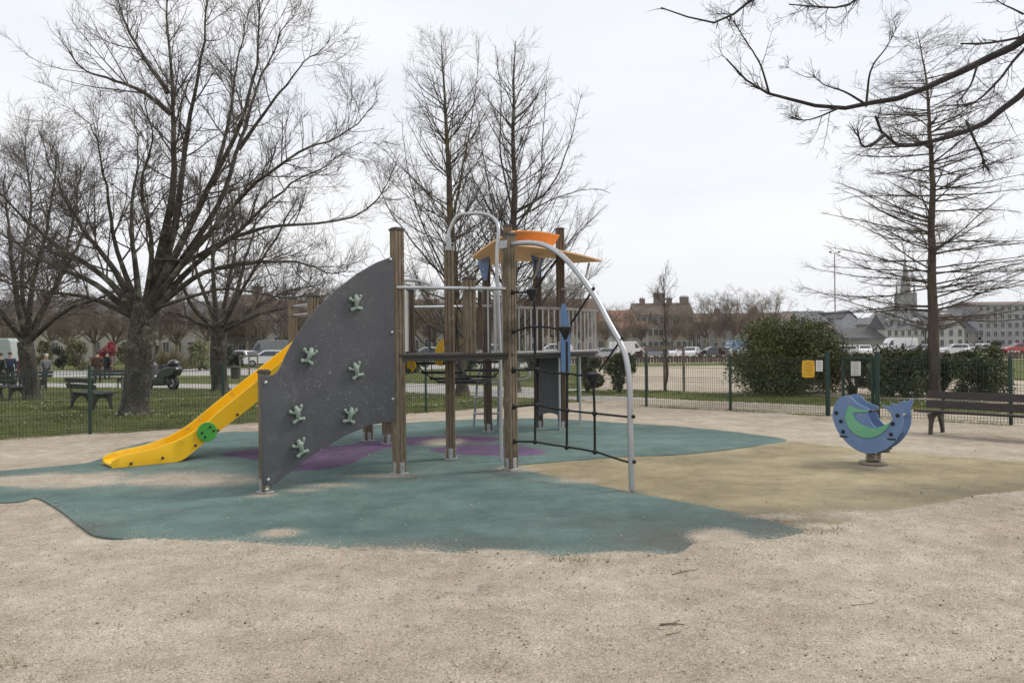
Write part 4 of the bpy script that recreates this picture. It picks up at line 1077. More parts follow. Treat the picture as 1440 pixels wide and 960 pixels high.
def guided_tree(name, label, group, trunk_pts, trunk_r, limbs, bark, limbm, twigm, seed, lv=(14, 9, 6), twig_r=.003, L=(2.0, .8, .36), upk=(.05, .06, .05), angs=(45, 42, 40), k=20, jit=.014, r2=.024, tp=.62):
    """limbs: list of (points, r0, r1)"""
    rng = np.random.default_rng(seed)
    base = trunk_pts[0]; root = empty(name, base, label, 'tree', group)
    kt = 18; tp_ = resample(trunk_pts, kt); tr = limb_rad(kt, trunk_r[0], trunk_r[1], .6); tr[0] *= 1.28; tr[1] *= 1.1; tr[2] *= 1.03
    t = Tree(); t.add(tp_[None], tr[None], 20)
    V = t.V[0].reshape(kt, 20, 3); ctr = tp_[:, None]      # knobbly trunk
    ang = np.arange(20) * 2 * math.pi / 20
    wv = 1 + .07 * np.sin(ang * 3 + tp_[:, 2:3] * 1.5) + .05 * np.sin(ang * 5 - tp_[:, 2:3] * 2.5) + rng.normal(0, .018, (kt, 20))
    t.V[0] = (ctr + (V - ctr) * wv[..., None]).reshape(-1, 3)
    t.build('trunk', bark, root)
    sc_ = np.array([sum((Vector(p[i + 1]) - Vector(p[i])).length for i in range(len(p) - 1)) for p, _, _ in limbs]) / 6.0
    L1 = np.stack([resample(p, k) + np.cumsum(rng.normal(0, jit * 3 * min(1, q), (k, 3)), 0) * np.linspace(0, 1, k)[:, None] for (p, _, _), q in zip(limbs, sc_)]); R1 = np.stack([limb_rad(k, a, c, tp) for _, a, c in limbs])
    cr = Tree(); cr.add(L1, R1, 9); cr.build('limbs', limbm, root)
    tw = Tree()
    per = np.maximum(lv[0] * np.minimum(1.3, sc_), 2)
    st, dr, ln, r0 = spawn(L1, R1, per, .2, 1.0, angs[0], 12, 0, rng, .5, .006, r2, tfall=.5, L=L[0])
    L2 = grow(st, dr, ln, 9, upk[0], .085, rng); R2 = taper(r0, 10, .22); tw.add(L2, R2, 5)
    st, dr, ln, r0 = spawn(L2, R2, lv[1], .12, 1.0, angs[1], 14, 0, rng, .55, twig_r * 1.25, .010, tfall=.45, L=L[1])
    L3 = grow(st, dr, ln, 6, upk[1], .11, rng); R3 = taper(r0, 7, .45); tw.add(L3, R3, 4)
    if lv[2]:
        st, dr, ln, r0 = spawn(L3, R3, lv[2], .1, 1.0, angs[2], 14, 0, rng, .7, twig_r, .006, tfall=.35, L=L[2])
        L4 = grow(st, dr, ln, 4, upk[2], .12, rng); tw.add(L4, taper(np.maximum(r0, twig_r), 5, .55), 3)
    st, dr, ln, r0 = spawn(L1, R1, 9, .5, 1.0, 45, 15, 0, rng, .3, twig_r, .006, L=L[1] * .8)
    L5 = grow(st, dr, ln, 6, .05, .1, rng); R5 = taper(r0, 7, .5); tw.add(L5, R5, 3)
    st, dr, ln, r0 = spawn(L5, R5, max(2, lv[2] * .8), .1, 1.0, 42, 14, 0, rng, .7, twig_r, .006, L=L[2])
    tw.add(grow(st, dr, ln, 4, .04, .12, rng), taper(r0, 5, .55), 3)
    st, dr, ln, r0 = spawn(L1, R1, 6, .8, 1.0, 24, 10, 0, rng, .7, twig_r, .008, L=L[1], tfall=.2)
    L6 = grow(st, dr, ln, 7, upk[1] * .7, .09, rng); R6 = taper(r0, 8, .35); tw.add(L6, R6, 4)
    st, dr, ln, r0 = spawn(L6, R6, max(3, lv[2]), .1, 1.0, 40, 14, 0, rng, .7, twig_r, .006, L=L[2])
    tw.add(grow(st, dr, ln, 4, .04, .12, rng), taper(r0, 5, .55), 3)
    tw.build('crown', twigm, root)
    return root
def px_limb(pts, Y0, Y1, r0, r1):
    n = len(pts); return ([at(x, y, Y0 + (Y1 - Y0) * (i / (n - 1)) ** 1.2) for i, (x, y) in enumerate(pts)], r0, r1)

YA = 18.7
A_l = [([(203, 440), (228, 350), (243, 260), (243, 150), (234, 60), (224, -50)], 0, .15),
       ([(206, 430), (245, 330), (262, 230), (276, 130), (295, 30), (305, -60)], 1.5, .13),
       ([(208, 430), (255, 345), (305, 250), (345, 165), (370, 70), (378, -50)], -1, .13),
       ([(210, 428), (268, 350), (318, 270), (345, 190), (365, 130), (410, 50), (440, 10)], 2, .115),
       ([(210, 430), (280, 345), (350, 270), (430, 215), (490, 185), (520, 140)], -2, .10),
       ([(212, 435), (290, 360), (370, 325), (440, 322), (490, 308), (525, 270), (545, 235)], 1, .095),
       ([(212, 440), (280, 385), (360, 365), (420, 370), (470, 385), (500, 372)], -2.5, .09),
       ([(208, 430), (260, 370), (330, 330), (400, 270), (460, 240), (515, 205)], 2.6, .09),
       ([(197, 440), (188, 370), (180, 300), (188, 220), (184, 160)], 2, .10),
       ([(195, 440), (160, 380), (120, 320), (85, 250), (60, 190)], 1, .11),
       ([(193, 442), (150, 392), (90, 345), (30, 290), (-10, 230)], -1.5, .11),
       ([(192, 445), (130, 400), (60, 370), (0, 330), (-60, 290)], 1.8, .10),
       ([(192, 448), (130, 420), (75, 410), (10, 395), (-40, 370)], -2.2, .08),
       ([(240, 160), (200, 128), (150, 105), (115, 92), (88, 45)], -.6, .07),
       ([(236, 130), (205, 80), (178, 20), (165, -40)], .8, .07),
       ([(198, 440), (165, 350), (150, 260), (135, 190), (118, 160)], -2, .09),
       ([(205, 430), (215, 340), (205, 270), (215, 190), (200, 120)], -2.2, .09),
       ([(335, 210), (380, 150), (430, 90), (470, 60)], -.5, .06),
       ([(300, 260), (320, 170), (330, 90), (345, 10)], 1.0, .07),
       ([(210, 436), (300, 410), (390, 420), (440, 412)], -3, .06)]
limA = []
for pts, dy, r in A_l:
    Y0 = YA + (dy * .45 if pts[0][1] < 400 else 0)
    limA.append(px_limb(pts, Y0, YA + dy, r, .007))
ba_ = grd(197, 581, -.03); ba_ = Vector((ba_.x, YA, -.05))
guided_tree('bare_tree', 'largest bare tree, its lichen-covered trunk beside the yellow slide', 'bare trees on the lawn', [ba_, at(197, 520, YA), at(200, 470, YA), at(205, 425, YA)], (.30, .30), limA, BARK, BARKL, TWIG, 11, lv=(17, 9, 6), twig_r=.0031)
YB = 26.0
B_l = [([(40, 480), (70, 420), (100, 370), (130, 300)], 1.5, .14), ([(38, 478), (20, 400), (15, 320), (5, 230)], 0, .14), ([(38, 480), (45, 400), (60, 320), (70, 220)], -1.5, .13), ([(36, 482), (-10, 430), (-60, 380), (-110, 320)], 1, .13),
       ([(40, 480), (90, 440), (140, 420), (190, 390)], -1, .1), ([(37, 480), (0, 440), (-40, 430)], -2, .09), ([(40, 478), (80, 390), (100, 300), (105, 220)], 2.5, .1), ([(38, 478), (30, 380), (40, 280), (30, 190)], 3, .1), ([(36, 480), (-30, 400), (-70, 300), (-90, 230)], -1, .1)]
bb2 = at(45, 556, YB); bb2.z = gz(bb2.x, YB) - .05
guided_tree('bare_tree', 'bare leaning tree by the people on the lawn, next to the picture edge', 'bare trees on the lawn', [bb2, at(42, 520, YB), at(36, 480, YB)], (.25, .24), [px_limb(p, YB, YB + d, r, .02) for p, d, r in B_l], BARK, BARKL, TWIG, 12, lv=(24, 10, 5), twig_r=.0036, L=(2.4, .9, .42))
YC = 31.0
C_l = [([(308, 465), (330, 420), (350, 350), (365, 290)], 1.5, .15), ([(308, 465), (300, 400), (300, 330), (290, 270)], 0, .15), ([(306, 465), (270, 430), (245, 380), (225, 330)], -1.5, .13), ([(306, 468), (260, 445), (225, 435), (190, 430)], 1, .11), ([(310, 466), (360, 430), (400, 410), (450, 400)], 2, .12), ([(310, 466), (370, 440), (430, 430), (480, 425)], -1.5, .11),
       ([(309, 465), (345, 400), (390, 340), (420, 290)], -1, .12), ([(309, 465), (320, 400), (330, 330), (325, 260)], 3, .12), ([(308, 465), (280, 390), (265, 330), (262, 280)], 2.5, .11)]
bc = at(309, 540, YC); bc.z = gz(bc.x, YC) - .05
guided_tree('bare_tree', 'bare forked tree beyond the lawn, between the dark scooter and white car', 'bare trees on the lawn', [bc, at(308, 510, YC), at(308, 462, YC)], (.31, .30), [px_limb(p, YC, YC + d, r, .02) for p, d, r in C_l], BARK, BARKL, TWIG, 13, lv=(14, 9, 5), twig_r=.0045, L=(2.1, .9, .42))

def leader_tree(name, label, cat_group, pts, r0, r1, nlat, ang, asd, lf, bark, twigm, seed, upk, horiz=0., t0=.2, lv=(9, 5), twig_r=.005, extra=None, flat=(0, 0), tf=.8, trunkm=None, r1max=.028, L=(.85, .36), sang=(42, 40), L0=None, pw=None):
    rng = np.random.default_rng(seed); root = empty(name, pts[0], label, 'tree', cat_group)
    k = 30; tp_ = resample(pts, k) + np.cumsum(rng.normal(0, .012, (k, 3)), 0) * np.array([1, 1, 0]); tr = limb_rad(k, r0, r1, .95); tr[0] *= 1.25
    t = Tree(); t.add(tp_[None], tr[None], 12); t.build('trunk', trunkm or bark, root)
    pl, pr = tp_[None], tr[None]
    st, dr, ln, rr = spawn(pl, pr, nlat, t0, .985, ang, asd, lf, rng, .42, .006, r1max, horiz=horiz, tfall=tf, L=L0, pw=pw)
    L1 = grow(st, dr, ln, 12, upk[0], .05, rng); R1 = taper(rr, 13, .22)
    if extra:
        E = np.stack([resample(p, 13) + np.cumsum(rng.normal(0, .02, (13, 3)), 0) for p, _, _ in extra]); RE = np.stack([limb_rad(13, a, c, .7) for _, a, c in extra])
        L1 = np.concatenate([L1, E]); R1 = np.concatenate([R1, RE])
    lb = Tree(); lb.add(L1, R1, 6); lb.build('limbs', bark, root)
    tw = Tree()
    plen = np.linalg.norm(np.diff(L1, axis=1), axis=2).sum(1)
    st, dr, ln, rr = spawn(L1, R1, lv[0] * plen / plen.mean(), .1, 1., sang[0], 12, 0, rng, .5, twig_r * 1.2, .009, horiz=horiz, tfall=.45, L=L[0])
    L2 = grow(st, dr, ln, 7, upk[1], .08, rng); R2 = taper(rr, 8, .4); tw.add(L2, R2, 4)
    st, dr, ln, rr = spawn(L2, R2, lv[1], .1, 1., sang[1], 14, 0, rng, .7, twig_r, .006, horiz=horiz * .7, tfall=.35, L=L[1])
    tw.add(grow(st, dr, ln, 4, upk[1], .1, rng), taper(rr, 5, .5), 3)
    tw.build('crown', twigm, root)
    return root
YD = 24.0
d0 = at(650, 556, YD); d0.z = -.08
leader_tree('bare_tree', 'narrow bare tree with yellowish lichen, its trunk behind the round hoop', 'tall bare trees behind the climbing frame', [d0, at(644, 480, YD), at(637, 390, YD), at(630, 275, YD), at(624, 150, YD), at(618, 58, YD)], .20, .010, 112, 54, 10, .36, BARKY, TWIG, 21, (.055, .04), t0=.13, lv=(11, 6), twig_r=.0027, L0=4.6, pw=.7, r1max=.022, trunkm=BARKY,
            extra=[px_limb([(641, 420), (600, 330), (575, 240), (568, 170)], YD, YD + 1, .042, .007), px_limb([(640, 400), (590, 350), (550, 300), (530, 250)], YD, YD - 1, .042, .007), px_limb([(634, 330), (655, 230), (665, 150), (672, 70)], YD, YD + .5, .042, .007), px_limb([(645, 430), (690, 340), (720, 260), (735, 190)], YD, YD - 1, .036, .007), px_limb([(642, 425), (590, 400), (545, 385), (510, 360)], YD, YD + 1.5, .036, .007), px_limb([(642, 430), (700, 360), (690, 250), (668, 110)], YD, YD + 2, .042, .007)])
YE = 25.5
e0 = at(724, 553, YE); e0.z = -.08
leader_tree('bare_tree', 'broad bare tree behind the orange roof', 'tall bare trees behind the climbing frame', [e0, at(724, 470, YE), at(722, 360, YE), at(722, 250, YE), at(722, 140, YE), at(724, 58, YE)], .20, .010, 112, 56, 10, .38, BARKL, TWIG, 22, (.055, .04), t0=.13, lv=(11, 6), twig_r=.0027, L0=5.0, pw=.65, r1max=.022,
            extra=[px_limb([(722, 300), (770, 265), (800, 200), (815, 130)], YE, YE - .5, .048, .007), px_limb([(722, 310), (780, 280), (830, 270), (862, 275)], YE, YE + 1, .036, .007), px_limb([(722, 300), (704, 220), (703, 140), (695, 60)], YE, YE - .5, .048, .007), px_limb([(723, 330), (760, 270), (765, 180), (770, 110)], YE, YE + 1.5, .042, .007), px_limb([(723, 380), (790, 350), (820, 320), (850, 290)], YE, YE - 1, .036, .007), px_limb([(722, 350), (690, 300), (660, 240), (650, 180)], YE, YE + 1.5, .042, .007)])
YF = 21.4
f0 = at(1314, 556, YF); f0.z = -.08
leader_tree('bare_conifer', 'bare conifer with level branches standing behind the brown bench', None, [f0, at(1314, 480, YF), at(1313, 380, YF), at(1313, 280, YF), at(1309, 180, YF), at(1300, 95, YF), at(1290, 45, YF)], .165, .008, 135, 84, 6, .40, BARKC, TWIG, 23, (.010, .012), horiz=.75, t0=.17, lv=(12, 5), twig_r=.003, tf=.84, trunkm=BARKC, r1max=.024, L=(.75, .32), sang=(36, 38), L0=3.9, pw=.55)
# overhanging near tree at the right: trunk stands outside the picture
YG = 9.0
g_tr = [Vector((9.6, 9.6, -.08)), Vector((9.55, 9.6, 1.6)), Vector((9.45, 9.5, 3.2)), Vector((9.3, 9.4, 5.0))]
def gl(pts, Y0, Y1, r0, r1, root_z=None):
    P_ = [at(x, y, Y0 + (Y1 - Y0) * i / (len(pts) - 1)) for i, (x, y) in enumerate(pts)]
    if root_z is not None: P_ = [Vector((9.35, 9.45, root_z))] + P_
    return (P_, r0, r1)
limG = [gl([(1520, 5), (1440, 56), (1340, 105), (1250, 140), (1170, 152), (1110, 140), (1075, 130), (1040, 108), (1010, 80)], 9.2, 8.2, .085, .008, 4.2),
        gl([(1520, 70), (1440, 122), (1385, 160), (1330, 182), (1270, 193), (1240, 186), (1222, 165), (1215, 150)], 9.0, 8.0, .08, .012, 3.6),
        gl([(1540, -60), (1440, 45), (1400, 58), (1370, 63), (1338, 66)], 8.6, 8.2, .05, .008, 4.6),
        gl([(1350, -140), (1150, -80), (1058, 2), (1030, 24), (1000, 37), (965, 30), (930, 22)], 8.6, 7.6, .06, .006, 5.0),
        gl([(1500, -150), (1300, -70), (1200, 0), (1182, 12), (1150, 8), (1110, 3)], 8.6, 7.8, .05, .006, 5.0),
        ([at(1082, 132, 8.4), at(1070, 90, 8.3), at(1050, 55, 8.3), at(1035, 28, 8.2)], .012, .005),
        ([at(1218, 150, 8.5), at(1225, 100, 8.5), at(1245, 70, 8.6), at(1262, 38, 8.6)], .014, .004),
        ([at(1243, 190, 8.2), at(1228, 202, 8.1), at(1213, 204, 8.1), at(1205, 180, 8.0)], .022, .006),
        ([at(1360, 172, 8.4), at(1370, 195, 8.3), at(1380, 215, 8.3), at(1386, 232, 8.3)], .016, .008),
        ([at(1475, 30, 9), at(1440, 70, 8.9), at(1400, 120, 8.8), at(1370, 145, 8.7), at(1340, 147, 8.6)], .02, .007),
        ([at(1375, 90, 8.8), at(1365, 120, 8.7), at(1345, 145, 8.7)], .014, .006),
        ([at(1440, 20, 8.7), at(1420, 10, 8.7), at(1400, 0, 8.7)], .012, .005),
        ([at(1215, 145, 8.5), at(1190, 130, 8.4), at(1160, 118, 8.3), at(1145, 105, 8.3)], .014, .004),
        ([at(1180, 152, 8.5), at(1150, 165, 8.4), at(1130, 170, 8.4), at(1115, 165, 8.3)], .012, .004)]
guided_tree('overhanging_tree', 'nearest tree, its dark bare boughs reaching in from the upper corner', None, g_tr, (.32, .2), limG, BARKN, BARKN, TWIGN, 31, lv=(20, 5, 3), twig_r=.0016, L=(.58, .24, .11), upk=(.02, .03, .02), angs=(50, 48, 45), k=26, jit=.005, r2=.0045, tp=.95)

# distant trees (shared meshes)
def far_proto(seed, h, spread, twigm=TWIGB, bark=BARKB, tr=.17, fork=.28, nl=11):
    rng = np.random.default_rng(seed); root = empty('street_tree', (0, 0, 0), None, 'tree')
    kt = 6; tp_ = np.array([(0, 0, h * fork * i / (kt - 1)) for i in range(kt)]); t = Tree(); t.add(tp_[None], limb_rad(kt, tr, tr * .75)[None], 8); t.build('trunk', bark, root)
    n = nl; st = np.tile([[0, 0, h * fork * .95]], (n, 1)); a = np.arange(n) * 2.4; el = rng.uniform(.5, 1.35, n)
    dr = np.stack([np.cos(a) * np.cos(el) * spread, np.sin(a) * np.cos(el) * spread, np.sin(el)], 1)
    L1 = grow(st, dr, h * (1 - fork) * rng.uniform(.7, 1., n), 8, .06, .1, rng); R1 = taper(np.full(n, tr * .45), 9, .15)
    cr = Tree(); cr.add(L1, R1, 5)
    st, d2, ln, r0 = spawn(L1, R1, 11, .1, 1, 42, 12, 0, rng, .5, .010, .03, L=h * .24, tfall=.4); L2 = grow(st, d2, ln, 6, .05, .1, rng); R2 = taper(r0, 7, .4); cr.add(L2, R2, 4)
    st, d2, ln, r0 = spawn(L2, R2, 7, .1, 1, 42, 14, 0, rng, .6, .007, .012, L=h * .11, tfall=.4); L3 = grow(st, d2, ln, 4, .05, .12, rng); R3 = taper(r0, 5, .6); cr.add(L3, R3, 3)
    st, d2, ln, r0 = spawn(L3, R3, 3.5, .1, 1, 42, 14, 0, rng, .8, .006, .008, L=h * .06, tfall=.3); cr.add(grow(st, d2, ln, 3, .04, .12, rng), taper(r0, 4, .7), 3)
    cr.build('crown', twigm, root)
    return root
protos = [far_proto(s, 8.0, .9) for s in (41, 42, 43)]
used = [False] * 3
def far_tree(px, Y_, h, lab, grp, i):
    k = i % 3
    if not used[k]: o = protos[k]; used[k] = True
    else: o = copy_tree(protos[k])
    p = at(px, 480, Y_); o.location = (p.x, Y_, gz(p.x, Y_)); s = h / 8.0; o.scale = (s * random.uniform(.95, 1.2), s * random.uniform(.95, 1.2), s); o.rotation_euler.z = random.uniform(0, 6.28)
    o['label'] = lab; o['group'] = grp
i = 0
for px in (-20, 12, 40, 70, 100, 130, 158, 190, 222, 255, 285, 315, 345, 375, 405, 435, 470, 505, 540, 575, 610, 645, 680, 715, 735, 750, 768, 782, 800, 815):
    far_tree(px + random.uniform(-8, 8), random.uniform(84, 104), random.uniform(7.4, 9.8), *(('bare brown street tree in the row before the long cream terrace', 'street trees before the cream terrace') if px < 315 else ('bare brown street tree in the row behind the parked vans left of the tower', 'street trees behind the vans') if px < 600 else ('bare brown street tree in the row seen through the tower railings', 'street trees behind the tower')), i); i += 1
for px in (828, 852, 878, 902, 948, 972, 992, 1012, 1034, 1056, 1080):
    far_tree(px, random.uniform(150, 166), random.uniform(8.2, 10.2) if px < 975 else random.uniform(10.6, 12.6), 'bare brown street tree in the row behind the parked cars', 'street trees behind the car park', i); i += 1
# young staked tree beyond the fence, with its frame of stakes
yt = grd(936, 549, -.03)
leader_tree('young_tree', 'slim young bare tree held by a frame of stakes beyond the fence', None, [Vector((yt.x, yt.y, -.06)), at(936, 480, yt.y), at(934, 430, yt.y), at(932, 388, yt.y)], .05, .006, 26, 35, 8, .34, BARKC, TWIG, 61, (.05, .04), t0=.3, lv=(5, 3), twig_r=.0035, tf=.7, r1max=.012, L=(.5, .25))
STK = mat('stake_wood', (.15, .125, .095), (.25, .21, .165), .85, 8, stretch=(4, 4, .5))
def stakes(pts, Y_, z, h, lab):
    c = at(pts[0], 480, Y_); root = empty('stake_frame', (c.x, Y_, z), lab, 'tree stakes', 'stake frames round young trees')
    tops = []
    for i_, px in enumerate(pts):
        yy = Y_ + (.55 if i_ == 1 else 0); p = at(px, 480, yy); b = MB(); b.tube([(p.x, yy, z - .05), (p.x, yy, z + h)], .045, 8); b.build('stake', STK, root); tops.append(Vector((p.x, yy, z + h - .08)))
    for a, c in ((0, 1), (1, 2), (0, 2)):
        if c < len(tops): b = MB(); b.bar(tops[a], tops[c], .03, .1); b.build('cross_board', STK, root)
stakes([909, 934, 961], yt.y - .3, -.03, 1.45, 'wooden stake frame round the young tree beyond the fence')
stakes([337, 350, 362], 44, gz(-15, 44), 1.4, 'wooden stake frame between the forked tree and the white car')
stakes([126, 142, 158], 52, gz(-27, 52), 1.3, 'wooden stake frame in front of the crimson shrub')

# ------------------------------------------------------------------ shrubs
def shrub(name, label, c, size, n, leaf, lm, seed, group=None, stem=True, lobes=14, top=None, base_z=None, cat='bush', narrow=.55):
    rng = np.random.default_rng(seed); root = empty(name, c, label, cat, group)
    cx, cy, cz_ = c; rx, ry, h = size
    # lobes spread through the volume
    la_ = rng.uniform(0, 2 * math.pi, lobes); lr = np.sqrt(rng.uniform(0, 1, lobes)) * .72; lz = rng.uniform(.12, .84, lobes)
    prof = np.sqrt(np.clip(1 - (lz * 1.02) ** 2.4, .02, 1))
    lc = np.stack([np.cos(la_) * lr * rx * prof, np.sin(la_) * lr * ry * prof, lz * h], 1); lrad = rng.uniform(.2, .38, lobes) * min(rx, h) * .9
    pi = rng.integers(0, lobes, n); d = nrmz(rng.normal(0, 1, (n, 3))); rr = (rng.uniform(0, 1, n) ** .45)
    P_ = lc[pi] + d * (lrad[pi] * rr)[:, None] * np.array([max(1, rx / h * .8), max(1, ry / h * .8), 1])
    P_ += nrmz(rng.normal(0, 1, (n, 3))) * (rng.exponential(.03, n) * h)[:, None] * .8
    ns = n // 9; sd2 = nrmz(rng.normal(0, 1, (max(6, lobes), 3)) + np.array([0, 0, .7])); si = rng.integers(0, len(sd2), ns); sl_ = rng.uniform(.5, 1.32, ns); sb = lc[si % lobes]
    P_[:ns] = sb + sd2[si] * (lrad[si % lobes] * sl_)[:, None] + rng.normal(0, .018 * h, (ns, 3))
    P_ = P_[P_[:, 2] > .02]; P_ += np.array([cx, cy, cz_]); n = len(P_)
    u = nrmz(rng.normal(0, 1, (n, 3)) + np.array([0, 0, .3])); v = nrmz(np.cross(u, rng.normal(0, 1, (n, 3))))
    s = leaf * rng.uniform(.6, 1.4, n)[:, None]
    q = np.stack([P_ - u * s, P_ + v * s * narrow, P_ + u * s, P_ - v * s * narrow], 1)
    np_mesh('foliage', q.reshape(-1, 3), np.arange(4 * n).reshape(-1, 4), lm, root, smooth=False)
    if stem:
        m = 9; a = rng.uniform(0, 6.28, m); el = rng.uniform(.7, 1.4, m)
        L1 = grow(np.tile([[cx, cy, cz_ - .03]], (m, 1)), np.stack([np.cos(a) * np.cos(el) * rx / h, np.sin(a) * np.cos(el) * ry / h, np.sin(el)], 1), np.full(m, h * .85), 7, .02, .12, rng); R1 = taper(np.full(m, .03), 8, .3)
        t = Tree(); t.add(L1, R1, 6); st, dr, ln, r0 = spawn(L1, R1, 8, .2, 1, 45, 12, .4, rng, .5, .006, .02); t.add(grow(st, dr, ln, 4, .05, .1, rng), taper(r0, 5, .4), 4)
        t.build('stems', TWIG, root)
    return root
def sh(px, pyb, pyt, wpx, Y_, depth, lab, lm, n, leaf, seed, name='bush', **kw):
    c = at(px, pyb, Y_); z = gz(c.x, Y_); top = at(px, pyt, Y_).z; rx = wpx / 2 / FPX * Y_
    return shrub(name, lab, Vector((c.x, Y_, z)), (rx, depth, top - z), n, leaf, lm, seed, **kw)
sh(1110, 552, 446, 205, 23.5, 1.7, 'big rounded bronze-green bush behind the fence, beside the yellow board', LYEW, 80000, .032, 71, lobes=80)
sh(1270, 555, 487, 110, 21.8, .9, 'dark green hedge bush behind the gate and rocker', LHEDGE, 15000, .036, 72, lobes=30)
sh(1375, 552, 488, 110, 20.4, .9, 'dark green hedge bush behind the right half of the brown bench', LHEDGE, 15000, .036, 73, lobes=30)
sh(1203, 552, 490, 66, 22.6, .8, 'dark green bush right behind the gate notice', LHEDGE, 6000, .04, 79, lobes=14)
sh(1322, 555, 490, 70, 22.2, .8, 'dark green hedge bush around the bare conifer trunk', LHEDGE, 8000, .04, 78, lobes=14)
sh(872, 548, 492, 66, 25.0, .7, 'open shrub behind the net arch, beyond the fence', LHEDGE, 4200, .04, 74, lobes=14)
sh(826, 546, 494, 54, 25.5, .7, 'dark shrub behind the back tower railing, beyond the fence', LHEDGE, 4500, .04, 75, lobes=12)
sh(1233, 492, 478, 16, 42, .3, 'small bush of cream blossom above the hedge', LWHITE, 900, .05, 76, stem=False, lobes=6)
sh(1402, 499, 474, 26, 62, .8, 'clipped cone-shaped topiary bush on the far grass', LTOP, 3500, .07, 77, lobes=12)
sh(281, 512, 475, 46, 62, 1.3, 'round variegated pale green bush between the two bare trees', LPALE, 6000, .075, 81, lobes=22)
sh(210, 512, 478, 40, 66, 1.2, 'dark olive bush behind the spiky plant', LDARK, 3500, .08, 82, lobes=12)
sh(112, 510, 472, 46, 66, 1.4, 'olive bush between the crimson shrub and the leaning tree', LOLIVE, 4500, .08, 83, lobes=16)
sh(62, 510, 475, 36, 68, 1.2, 'yellowish olive bush above the person in the grey jumper', LOLIVE, 3500, .08, 84, lobes=12)
sh(178, 508, 478, 34, 69, 1.0, 'olive bush right of the crimson shrub', LOLIVE, 3000, .08, 85, lobes=12)
sh(88, 512, 484, 40, 70, 1.0, 'dark bush behind the two olive bushes', LDARK, 2600, .08, 86, lobes=12)
sh(150, 508, 478, 42, 61, 1.0, 'crimson leaved shrub behind the stake frame', LRED, 1900, .08, 87, lobes=12)
sh(325, 512, 488, 44, 72, 1.0, 'dark bush behind the forked tree', LDARK, 3000, .08, 88, lobes=12)
for k, (px, wpx, pt, lab) in enumerate([(575, 70, 490, 'dark bush seen between the grey wall panel and the second post'), (650, 80, 491, 'dark bush seen under the front railing'), (745, 70, 492, 'dark bush seen through the back railing')]):
    sh(px, 516, pt, wpx, 46, 1.2, lab, LHEDGE, 4200, .065, 90 + k, lobes=14)
# spiky plant
sp0 = at(237, 512, 60); sp0.z = gz(sp0.x, 60)
root = empty('spiky_plant', sp0, 'bronze spiky-leaved plant behind the dark scooter', 'plant')
n = 420; a = RNG.uniform(0, 6.28, n); el = RNG.uniform(.35, 1.5, n); ln = RNG.uniform(1.2, 2.2, n)
L_ = grow(np.tile([[sp0.x, sp0.y, sp0.z]], (n, 1)) + np.stack([np.cos(a), np.sin(a), 0 * a], 1) * .25, np.stack([np.cos(a) * np.cos(el), np.sin(a) * np.cos(el), np.sin(el)], 1), ln, 5, -.07, .03, RNG)
t = Tree(); t.add(L_, taper(np.full(n, .035), 6, .15), 3); t.build('leaves', LSPIKE, root)

# ------------------------------------------------------------------ vehicles
GLASS = mat('tinted_glass', (.025, .03, .035), (.05, .055, .06), .12, 2, spec=.7)
TYRE = mat('tyre', (.02, .02, .02), (.03, .03, .03), .8, 10)
RIM = mat('wheel_rim', (.45, .45, .46), (.35, .35, .36), .4, 9, metal=.6)
LAMP = mat('lamp_lens', (.7, .7, .7), (.6, .6, .62), .2, 9)
TAIL = mat('tail_lens', (.35, .015, .015), (.28, .01, .01), .25, 9)
def paint(n, c): return mat(n, c, tuple(x * .93 for x in c), .3, 2, coat=.6)
PAINT = {'white': paint('white_paint', (.72, .72, .72)), 'silver': paint('silver_paint', (.40, .41, .42)), 'dark': paint('dark_grey_paint', (.045, .048, .055)), 'blue': paint('blue_paint', (.12, .22, .36)), 'red': paint('red_paint', (.33, .03, .03)), 'grey': paint('grey_paint', (.2, .21, .22)), 'black': paint('black_paint', (.015, .016, .02))}
